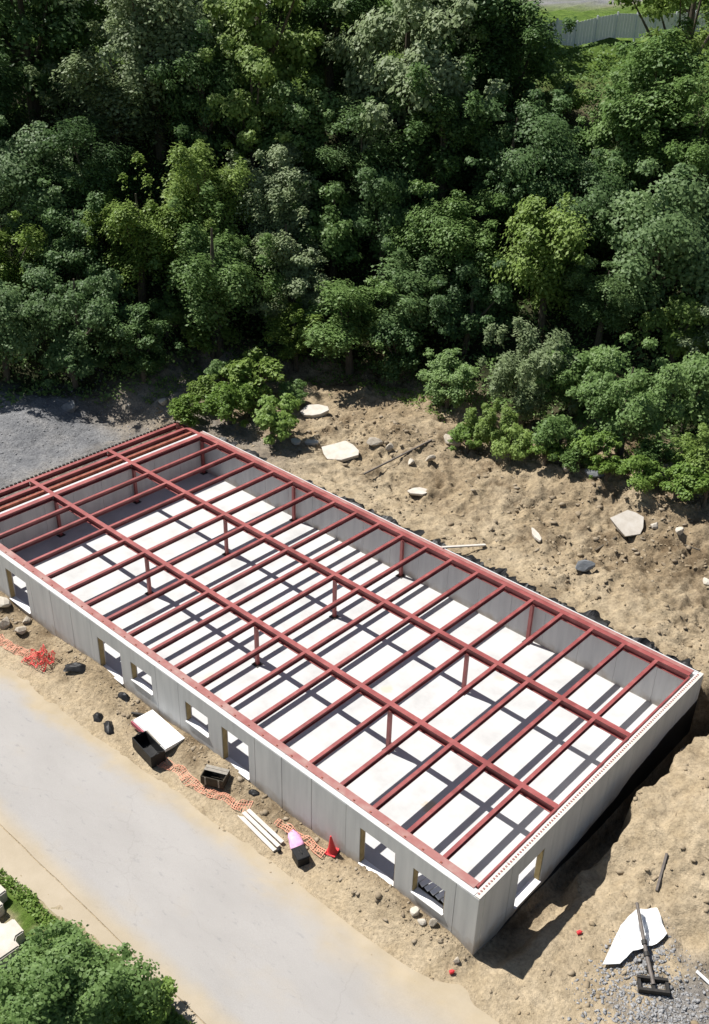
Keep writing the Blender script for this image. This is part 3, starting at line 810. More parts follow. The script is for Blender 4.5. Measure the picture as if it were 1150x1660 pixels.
# planks
pa = Vector((-12.45, -2.05)); pb = Vector((-9.75, -2.3))
ang = math.atan2(pb.y - pa.y, pb.x - pa.x)
for k, (off, lab, z) in enumerate([(-.24, 'pale plank nearest the road in the three-plank pile', .0), (0, 'middle pale plank of the three-plank pile', .015), (.24, 'pale plank nearest the wall in the three-plank pile', .0)]):
    c = (pa + pb) / 2
    x, y = c.x - math.sin(ang) * off, c.y + math.cos(ang) * off
    bm = bmesh.new(); box(bm, -1.45 + .08 * k, 1.45 - .05 * k, -.1, .1, 0, .07)
    bmesh.ops.bevel(bm, geom=bm.edges[:], offset=.008, segments=1, affect='EDGES')
    tag(obj('plank', bm, M['wood_pale'], loc=(x, y, hz(x, y) + .05 + z), rot=(0, .02 * (k - 1), ang + .02 * (k - 1))), lab, 'plank', 'planks piled by the road')
tag(obj('jug', rock_mesh(91), M['black'], loc=(-9.55, -2.42, hz(-9.55, -2.42) + .1), scale=(.13, .13, .16)), 'small black jug at the end of the plank pile', 'jug')
# pink bag and black box
t = tag(empty('insulation_bag', (-9.25, -1.62, hz(-9.25, -1.62)), (0, 0, -.5)), 'pink plastic insulation bag beside the black box', 'bag')
bm = bmesh.new(); bmesh.ops.create_icosphere(bm, subdivisions=3, radius=1)
for v in bm.verts:
    k = 1 + .6 * (float(fbm(v.co.x * 2.1 + 5, v.co.y * 2.1 + v.co.z, 3, 70)) - .5)
    v.co = Vector((math.copysign(abs(v.co.x) ** .7, v.co.x) * .55 * k, math.copysign(abs(v.co.y) ** .75, v.co.y) * .36 * k, .18 + v.co.z * .22 * k))
for f in bm.faces: f.smooth = True
obj('sack', bm, M['pink'], t)
obj('tied_end', bbox_mesh('tied_end', -.72, -.5, -.12, .12, .12, .3, bevel=.05), M['pink'], t)
t = tag(empty('black_box', (-8.45, -2.1, hz(-8.45, -2.1)), (0, 0, -.35)), 'black box with rounded lid standing at the road edge', 'box')
obj('body', bbox_mesh('body', -.36, .36, -.3, .3, -.03, .5, bevel=.04), M['black'], t)
obj('lid', bbox_mesh('lid', -.39, .39, -.33, .33, .503, .57, bevel=.03), M['black'], t)
bm = bmesh.new(); tube(bm, [(-.15, 0, .56), (-.1, 0, .63), (.1, 0, .63), (.15, 0, .56)], [.02] * 4, 6); obj('handle', bm, M['black_metal'], t)
# traffic cone
t = tag(empty('traffic_cone', (-7.55, -.95, hz(-7.55, -.95) + .04), (.06, -.05, .3)), 'red traffic cone standing against the grey wall', 'cone')
obj('base', bbox_mesh('base', -.27, .27, -.27, .27, 0, .05, bevel=.015), M['red_plastic'], t)
bm = bmesh.new(); tube(bm, [(0, 0, .05), (0, 0, .12), (0, 0, 1.0), (0, 0, 1.08)], [.23, .2, .05, .035], 16); obj('cone_body', bm, M['red_plastic'], t)
# red litter
for x, y, lab, s in ((.2, -1.95, 'small red container on the dirt at the near corner', .09), (3.15, 3.1, 'small red container on the dirt bank right of the building', .09)):
    t = tag(empty('red_container', (x, y, hz(x, y) + .08), (0, 1.4, 1.0)), lab, 'container')
    bm = bmesh.new(); tube(bm, [(0, 0, -.02), (0, 0, .02), (0, 0, s * 1.7), (0, 0, s * 2)], [s * .9, s, s, s * .6], 12); obj('body', bm, M['red_plastic'], t)
    bm = bmesh.new(); tube(bm, [(0, 0, s * 2), (0, 0, s * 2.5)], [s * .3, s * .3], 10); obj('cap', bm, M['red_plastic'], t)

# boards stacked behind the low window near the corner
t = tag(empty('board_stack', (-2.15, .45, 0)), 'white boards stacked inside the window nearest the corner', 'boards')
for k in range(6):
    bm = bmesh.new(); box(bm, -.12, .12, -.75, .75, -.03, .03)
    obj('board', bm, M['white_sheet'], t, loc=(-.78 + .29 * k, .0, 1.05 + .02 * (k % 2)), rot=(.12, .02, -.35 + .03 * k))
for y in (-.45, .55):
    obj('trestle', bbox_mesh('trestle', -1.0, 1.0, y - .05, y + .05, .003, .92 + .05 * (y > 0)), M['brown_box'], t)

# timber prop from the back wall to the bank
bm = bmesh.new()
a = Vector((-17.2, 19.0, 3.27)); b_ = Vector((-15.95, 21.96, hz(-15.95, 21.96) + .12))
d = (b_ - a)
box(bm, -.09, .09, 0, d.length, -.04, .04)
tag(obj('timber_prop', bm, M['wood_pale'], loc=a, rot=d.to_track_quat('Y', 'Z').to_euler()), 'pale timber reaching from the back wall top to the bank', 'timber')

# white sheet, fallen post and planks by the stone pile in the lower right corner
def poly_sheet(name, pts, m, label, thick=.03, lift=.22, cat='sheet'):
    bm = bmesh.new()
    from mathutils.geometry import delaunay_2d_cdt
    P_ = [Vector(p) for p in pts]
    xs = [p.x for p in P_]; ys = [p.y for p in P_]
    inner = []
    def inside(q):
        c = False
        for i in range(len(P_)):
            a, b__ = P_[i], P_[i - 1]
            if (a.y > q[1]) != (b__.y > q[1]) and q[0] < (b__.x - a.x) * (q[1] - a.y) / (b__.y - a.y) + a.x: c = not c
        return c
    bd = []
    for i in range(len(P_)):
        a, b__ = P_[i], P_[(i + 1) % len(P_)]
        k = max(1, int((b__ - a).length / .2))
        for j in range(k): bd.append(a.lerp(b__, j / k))
    for x in np.arange(min(xs), max(xs), .18):
        for y in np.arange(min(ys), max(ys), .18):
            if inside((x, y)) and min((q - Vector((x, y))).length for q in bd) > .1: inner.append(Vector((x, y)))
    allv = bd + inner; n = len(bd)
    r_ = delaunay_2d_cdt(allv, [(i, (i + 1) % n) for i in range(n)], [], 1, 1e-4)
    vs_ = [bm.verts.new((q.x, q.y, hz(q.x, q.y) + .06 + lift * float(fbm(q.x * 1.1, q.y * 1.1, 3, 77)))) for q in r_[0]]
    for f in r_[2]: bm.faces.new([vs_[i] for i in f])
    bmesh.ops.recalc_face_normals(bm, faces=bm.faces[:])
    if sum(f.normal.z for f in bm.faces) < 0: bmesh.ops.reverse_faces(bm, faces=bm.faces[:])
    ex = bmesh.ops.extrude_face_region(bm, geom=bm.faces[:])
    for e in ex['geom']:
        if isinstance(e, bmesh.types.BMVert): e.co.z += thick
    bmesh.ops.recalc_face_normals(bm, faces=bm.faces[:])
    return tag(obj(name, bm, M[m]), label, cat)
poly_sheet('white_sheet', [(4.75, 2.45), (5.25, 3.0), (5.35, 3.9), (5.9, 4.9), (6.0, 5.6), (5.1, 6.3), (4.45, 5.75), (4.35, 4.6)], 'white_sheet', 'crumpled white sheet spread under the fallen dark post')
t = tag(empty('fallen_post', (6.75, 3.1, hz(6.75, 3.1))), 'dark metal post with square base lying across the white sheet', 'post')
top = Vector((4.45 - 6.75, 5.6 - 3.1, hz(4.45, 5.6) + .75 - hz(6.75, 3.1)))
bm = bmesh.new(); tube(bm, [(0, 0, .2), tuple(top * .35), tuple(top * .7), tuple(top)], [.085, .085, .08, .075], 8); obj('pole', bm, M['rust_metal'], t)
for k in (.22, .38, .52):
    p = top * k
    bm = bmesh.new(); tube(bm, [tuple(p - top.normalized() * .09), tuple(p + top.normalized() * .09)], [.13, .13], 8); obj('clamp', bm, M['black_metal'], t)
bx_ = bmesh.new()
box(bx_, -.62, .62, -.34, -.22, .0, .26); obj('base_rail', bx_, M['black_metal'], t, rot=(0, 0, .62))
bx_ = bmesh.new(); box(bx_, -.62, .62, .22, .34, .0, .26); obj('base_rail', bx_, M['black_metal'], t, rot=(0, 0, .62))
for s in (-.62, -.06, .5):
    bx_ = bmesh.new(); box(bx_, s, s + .12, -.22, .22, .003, .2); obj('base_crossbar', bx_, M['black_metal'], t, rot=(0, 0, .62))
def stick(name, a, b_, w, h, m, label, cat):
    A = Vector((a[0], a[1], hz(*a) + .07)); B_ = Vector((b_[0], b_[1], hz(*b_) + .07)); d = B_ - A
    bm = bmesh.new(); box(bm, -w, w, 0, d.length, -h, h)
    bmesh.ops.bevel(bm, geom=bm.edges[:], offset=min(w, h) * .3, segments=1, affect='EDGES')
    return tag(obj(name, bm, M[m], loc=A, rot=d.to_track_quat('Y', 'Z').to_euler()), label, cat)
stick('white_board', (7.75, 4.85), (8.9, 4.75), .07, .03, 'white_sill', 'white board poking in at the lower right edge', 'board')
stick('branch', (4.2, 8.6), (4.65, 7.1), .06, .05, 'rust_metal', 'brown stick lying on the sunlit dirt bank', 'stick')
stick('branch', (-26.88, 29.91), (-28.04, 23.67), .06, .06, 'rust_metal', 'long brown branch lying across the bare slope', 'stick')
stick('branch', (-10.78, 26.88), (-10.21, 28.40), .06, .05, 'bark', 'dark branch below the tilted slab on the mound', 'stick')
stick('branch', (-6.27, 29.84), (-5.20, 29.75), .06, .05, 'bark', 'dark short branch at the right of the mound', 'stick')

# pale concrete blocks beside the verge tree
for x, y, rz, lab in ((-16.75, -14.2, .06, 'pale concrete block at the left edge, the upper of two'), (-14.55, -14.75, -.03, 'pale concrete block at the left edge, the lower of two')):
    bm = bmesh.new(); box(bm, -.95, .95, -1.7, 1.7, -.5, .75)
    ve = [e for e in bm.edges if abs(e.verts[0].co.z - e.verts[1].co.z) > .5]
    bmesh.ops.bevel(bm, geom=ve, offset=.5, segments=5, affect='EDGES')
    bmesh.ops.bevel(bm, geom=[e for e in bm.edges if e.calc_face_angle(0) > .9], offset=.06, segments=2, affect='EDGES')
    tag(obj('concrete_block', bm, M['slab'], loc=(x, y, hz(x, y)), rot=(.02, .03, rz)), lab, 'block')

# ------------------------------------------------------------------ loose stone and clods (uncountable)
def scatter_rocks(name, xy, size, m, seed, protos=5):
    r = np.random.default_rng(seed)
    base = []
    for k in range(protos):
        bm = bmesh.new(); bmesh.ops.create_icosphere(bm, subdivisions=1, radius=1)
        v = np.array([q.co[:] for q in bm.verts]); f = np.array([[q.index for q in p.verts] for p in bm.faces]); bm.free()
        for _ in range(7):
            nn = r.normal(size=3); nn /= np.linalg.norm(nn); dd = r.uniform(.3, .75)
            kk = np.clip(v @ nn - dd, 0, None); v = v - kk[:, None] * nn
        v = v * (1 + .18 * (r.random((len(v), 1)) - .5)) * np.array([1.3, r.uniform(.6, 1.1), r.uniform(.5, .9)])
        base.append((v, f))
    V = []; Fc = []; off = 0
    zz = H(xy[:, 0], xy[:, 1])
    for (x, y), z, s in zip(xy, zz, size):
        v, f = base[r.integers(protos)]
        a = r.uniform(0, 6.283); c, s_ = math.cos(a), math.sin(a)
        q = v * s
        q = np.stack([q[:, 0] * c - q[:, 1] * s_ + x, q[:, 0] * s_ + q[:, 1] * c + y, q[:, 2] * .8 + z + s * .02], 1)
        V.append(q); Fc.append(f + off); off += len(v)
    V = np.concatenate(V); Fc = np.concatenate(Fc)
    me_ = bpy.data.meshes.new(name)
    me_.vertices.add(len(V)); me_.vertices.foreach_set('co', V.ravel())
    me_.loops.add(Fc.size); me_.loops.foreach_set('vertex_index', Fc.ravel())
    me_.polygons.add(len(Fc)); me_.polygons.foreach_set('loop_start', np.arange(len(Fc)) * 3); me_.polygons.foreach_set('loop_total', np.full(len(Fc), 3))
    me_.update()
    return obj(name, me_, M[m])
r = np.random.default_rng(3)
def pts_in(n, x0, x1, y0, y1): return np.stack([r.uniform(x0, x1, n), r.uniform(y0, y1, n)], 1)
a = pts_in(16000, -48, 2, 20.0, 37); s_, t_ = hill_s(a[:, 0], a[:, 1]); a = a[(s_ - t_) < 3]
dens = fbm(a[:, 0] * .35, a[:, 1] * .35, 3, 33); a = a[r.random(len(a)) < np.clip((dens - .42) * 5, .04, 1)]
b2 = pts_in(4500, -40, .6, -3.6, -.7); b2 = b2[r.random(len(b2)) < np.exp(-((b2[:, 1] + .8) / 1.1) ** 2) + .05]
c2 = pts_in(3000, 1.6, 11, -1.5, 21); c2 = c2[r.random(len(c2)) < np.clip((fbm(c2[:, 0] * .7, c2[:, 1] * .7, 3, 35) - .4) * 3, .05, .7)]
allp = np.concatenate([a, b2, c2])
stuff(scatter_rocks('soil_clods', allp, .02 + np.where(allp[:, 1] < 0, .10, .2) * r.random(len(allp)) ** 5, 'clod', 61), 'loose soil clods and pebbles strewn over the bare earth', 'soil')
g1 = np.stack([r.normal(7.2, 1.6, 2600), r.normal(2.4, 1.3, 2600)], 1); g1 = g1[(g1[:, 0] > 4.2) & (g1[:, 1] > -.5)]
g2 = np.stack([r.normal(5.9, .45, 500), r.normal(4.2, .6, 500)], 1)
gg = np.concatenate([g1, g2])
stuff(scatter_rocks('crushed_stone', gg, .035 + .085 * r.random(len(gg)) ** 2, 'gravel', 62), 'grey crushed stone spilled in the lower right corner', 'gravel')
g3 = pts_in(2600, -58, -43.3, 1, 21)
stuff(scatter_rocks('yard_stone', g3, .03 + .10 * r.random(len(g3)) ** 3, 'gravel', 63), 'grey stones over the yard at the far end', 'gravel')

def angular(seed):
    return rock_mesh(seed, 1, .9)
rub = []
for cx_, cy_, n_, sp in ((-33.5, 26.5, 60, 1.6), (-30.0, 29.0, 90, 2.0), (-27.5, 29.5, 70, 1.5), (-12.5, 30.0, 110, 2.4), (-20.0, 29.0, 120, 3.5), (-16.0, 25.5, 90, 3.0), (-6.0, 26.0, 80, 2.5), (-9.0, 28.5, 50, 2.0), (-8.5, 33.0, 40, 1.6), (-34.0, -1.7, 24, .8), (-27.3, -1.5, 20, .9), (-22.6, -1.5, 60, 1.0), (-17.0, -1.2, 50, 1.2), (-13.0, -1.2, 30, .9), (-10.0, -1.1, 40, 1.2), (-4.8, -1.5, 60, 1.3), (-1.4, -1.3, 22, .7), (1.4, 18.5, 30, .8)):
    rub.append(np.stack([r.normal(cx_, sp, n_), r.normal(cy_, sp * (.45 if cy_ < 0 else .7), n_)], 1))
rub = np.concatenate(rub); rub = rub[(rub[:, 1] > 19.6) | (rub[:, 1] < -.75) | (rub[:, 0] > .6)]
stuff(scatter_rocks('rubble', rub, .04 + np.where(rub[:, 1] < 0, .18, .26) * r.random(len(rub)) ** 4, 'rubble', 64, 8), 'broken stone rubble lying in clusters around the site', 'rubble')

# ------------------------------------------------------------------ foliage
def leaf_mesh(name, pos, nrm, size, tone, seed, aspect=.62):
    r = np.random.default_rng(seed)
    n = len(pos)
    nrm = nrm / (np.linalg.norm(nrm, axis=1, keepdims=True) + 1e-9)
    t = np.cross(nrm, r.normal(size=(n, 3))); t /= np.linalg.norm(t, axis=1, keepdims=True) + 1e-9
    b_ = np.cross(nrm, t)
    L_ = (size * .5)[:, None]; W = L_ * aspect
    fold = nrm * L_ * .22
    v = np.stack([pos - t * L_, pos + b_ * W - fold, pos + t * L_, pos - b_ * W - fold], 1).reshape(-1, 3)
    q = np.arange(4 * n).reshape(n, 4)
    me_ = bpy.data.meshes.new(name)
    me_.vertices.add(4 * n); me_.vertices.foreach_set('co', v.astype(np.float32).ravel())
    me_.loops.add(4 * n); me_.loops.foreach_set('vertex_index', q.ravel())
    me_.polygons.add(n); me_.polygons.foreach_set('loop_start', np.arange(n) * 4); me_.polygons.foreach_set('loop_total', np.full(n, 4))
    me_.update()
    at = me_.attributes.new('tone', 'FLOAT', 'FACE'); at.data.foreach_set('value', tone.astype(np.float32))
    return me_
def make_proto(form, R0, n, leaf, seed, nl=None, lr=1.0):
    r = np.random.default_rng(seed)
    hc = {'L': 1.12, 'D': 1.45, 'F': .95, 'T': 1.7, 'B': .62, 'N': 1.0}[form] * R0
    nl = nl or {'L': 32, 'D': 26, 'F': 30, 'T': 24, 'B': 14, 'N': 30}[form]
    lob = []
    vz = {'L': 1.1, 'D': 1.15, 'F': 1.05, 'T': 1.6, 'B': .75, 'N': .95}[form]
    low = {'L': -.95, 'D': -.8, 'F': -.85, 'T': -.9, 'B': -.3, 'N': -.5}[form]
    k = 0
    while len(lob) < nl:
        d = r.normal(size=3); d /= np.linalg.norm(d)
        if d[2] < low: continue
        rr = R0 * r.uniform(.35, .82) * (1 + .22 * math.sin(3 * math.atan2(d[1], d[0]) + seed))
        taper = 1.0 - .28 * max(0, -d[2])
        c = d * rr * np.array([taper, taper, vz])
        lob.append((c, R0 * lr * r.uniform(.18, .46) * (.8 if form in 'TF' else 1)))
    for _ in range({'L': 16, 'D': 12, 'F': 14, 'T': 12, 'B': 8, 'N': 16}[form]):
        d = r.normal(size=3); d[2] += .3; d /= np.linalg.norm(d)
        if d[2] < -.4: continue
        lob.append((d * R0 * r.uniform(.78, 1.12 if form not in 'NB' else .9) * np.array([1, 1, vz]), R0 * r.uniform(.10, .19)))
    nl = len(lob)
    C0 = np.array([q[0] for q in lob]); RL = np.array([q[1] for q in lob])
    w = RL ** 2; w /= w.sum()
    pick = r.choice(nl, n, p=w)
    ltone = r.uniform(-.16, .16, nl)
    d = r.normal(size=(n, 3)); d[:, 2] += .45; d /= np.linalg.norm(d, axis=1, keepdims=True)
    shell = 1 - .55 * r.random(n) ** 1.6
    # clumpy sub-structure: pull the leaves of a lobe towards a few twig ends
    tw = r.normal(size=(nl, 16, 3)); tw[:, :, 2] += .35; tw /= np.linalg.norm(tw, axis=2, keepdims=True)
    tk = tw[pick, r.integers(0, 16, n)]
    m = r.uniform(.25, .8, n)[:, None]
    d = d * (1 - m) + tk * m
    sq = np.array([1.1, 1.1, .78]) if form != 'F' else np.array([.8, .8, 1.35])
    off = d * (RL[pick] * shell)[:, None] * sq
    pos = C0[pick] + off
    if form == 'D':
        hor = np.hypot(off[:, 0], off[:, 1])
        pos[:, 2] -= .55 * hor ** 1.5 / np.sqrt(RL[pick])
        hang = r.random(n) < .18; pos[hang, 2] -= r.uniform(.2, 1.4, hang.sum()) * R0 * .25
    pos[:, 2] += hc
    pos[:, 2] = np.maximum(pos[:, 2], .06 * R0)
    nr = off / (np.linalg.norm(off, axis=1, keepdims=True) + 1e-9) * .62 + r.normal(size=(n, 3)) * .32 + np.array([-.42, -.1, .72])
    size = leaf * r.uniform(.6, 1.35, n)
    tone = .38 + ltone[pick] + r.normal(0, .15, n)
    cm_ = leaf_mesh('crown', pos, nr, size, np.clip(tone, 0, 1), seed + 1, .42 if form == 'F' else .62)
    bm = bmesh.new()
    tr = .06 * R0 + .04
    bend = r.uniform(-.12, .12, 2) * R0
    tp = [(0, 0, -.8), (bend[0] * .3, bend[1] * .3, hc * .35), (bend[0], bend[1], hc * .8), (bend[0] * .6, bend[1] * .6, hc + .55 * R0 * vz)]
    tube(bm, tp, [tr * 1.25, tr, tr * .7, tr * .2], 8)
    order = np.argsort(-RL)[:10]
    for i in order:
        e = C0[i] + np.array([0, 0, hc])
        f = r.uniform(.3, .75)
        p0 = np.array(tp[1]) * (1 - f) + np.array(tp[2]) * f
        mid = p0 * .5 + e * .5 + np.array([0, 0, -.06 * R0])
        tube(bm, [tuple(p0), tuple(mid), tuple(e)], [tr * .5, tr * .32, tr * .1], 6)
    tm = bpy.data.meshes.new('trunk'); bm.to_mesh(tm); bm.free()
    tm.materials.append(M['bark'])
    cm_.materials.append(LEAF['mid'])
    return form, R0, cm_, tm
PROTOS = []
VAR = [(20, 1.2, 1.0), (34, .95, .82), (46, .78, .95), (26, 1.05, .9)]
for k, (a_, b_, c_) in enumerate(VAR): PROTOS.append(make_proto('L', 5.2, int(19000 / c_ ** 1.6), .31 * c_, 100 + k, a_, b_))
for k, (a_, b_, c_) in enumerate(VAR): PROTOS.append(make_proto('L', 3.8, int(13000 / c_ ** 1.6), .28 * c_, 110 + k, a_, b_))
for k, (a_, b_, c_) in enumerate(VAR[:3]): PROTOS.append(make_proto('L', 2.6, int(7500 / c_ ** 1.6), .25 * c_, 120 + k, a_, b_))
for k in range(2): PROTOS.append(make_proto('D', 5.0, 22000, .28, 130 + k))
for k in range(2): PROTOS.append(make_proto('F', 3.2, 13000, .25, 140 + k))
for k in range(2): PROTOS.append(make_proto('T', 4.0, 13000, .27, 150 + k))
for k in range(3): PROTOS.append(make_proto('B', 1.8, 4500, .20, 160 + k))
PROTOS.append(make_proto('N', 2.8, 22000, .17, 170))
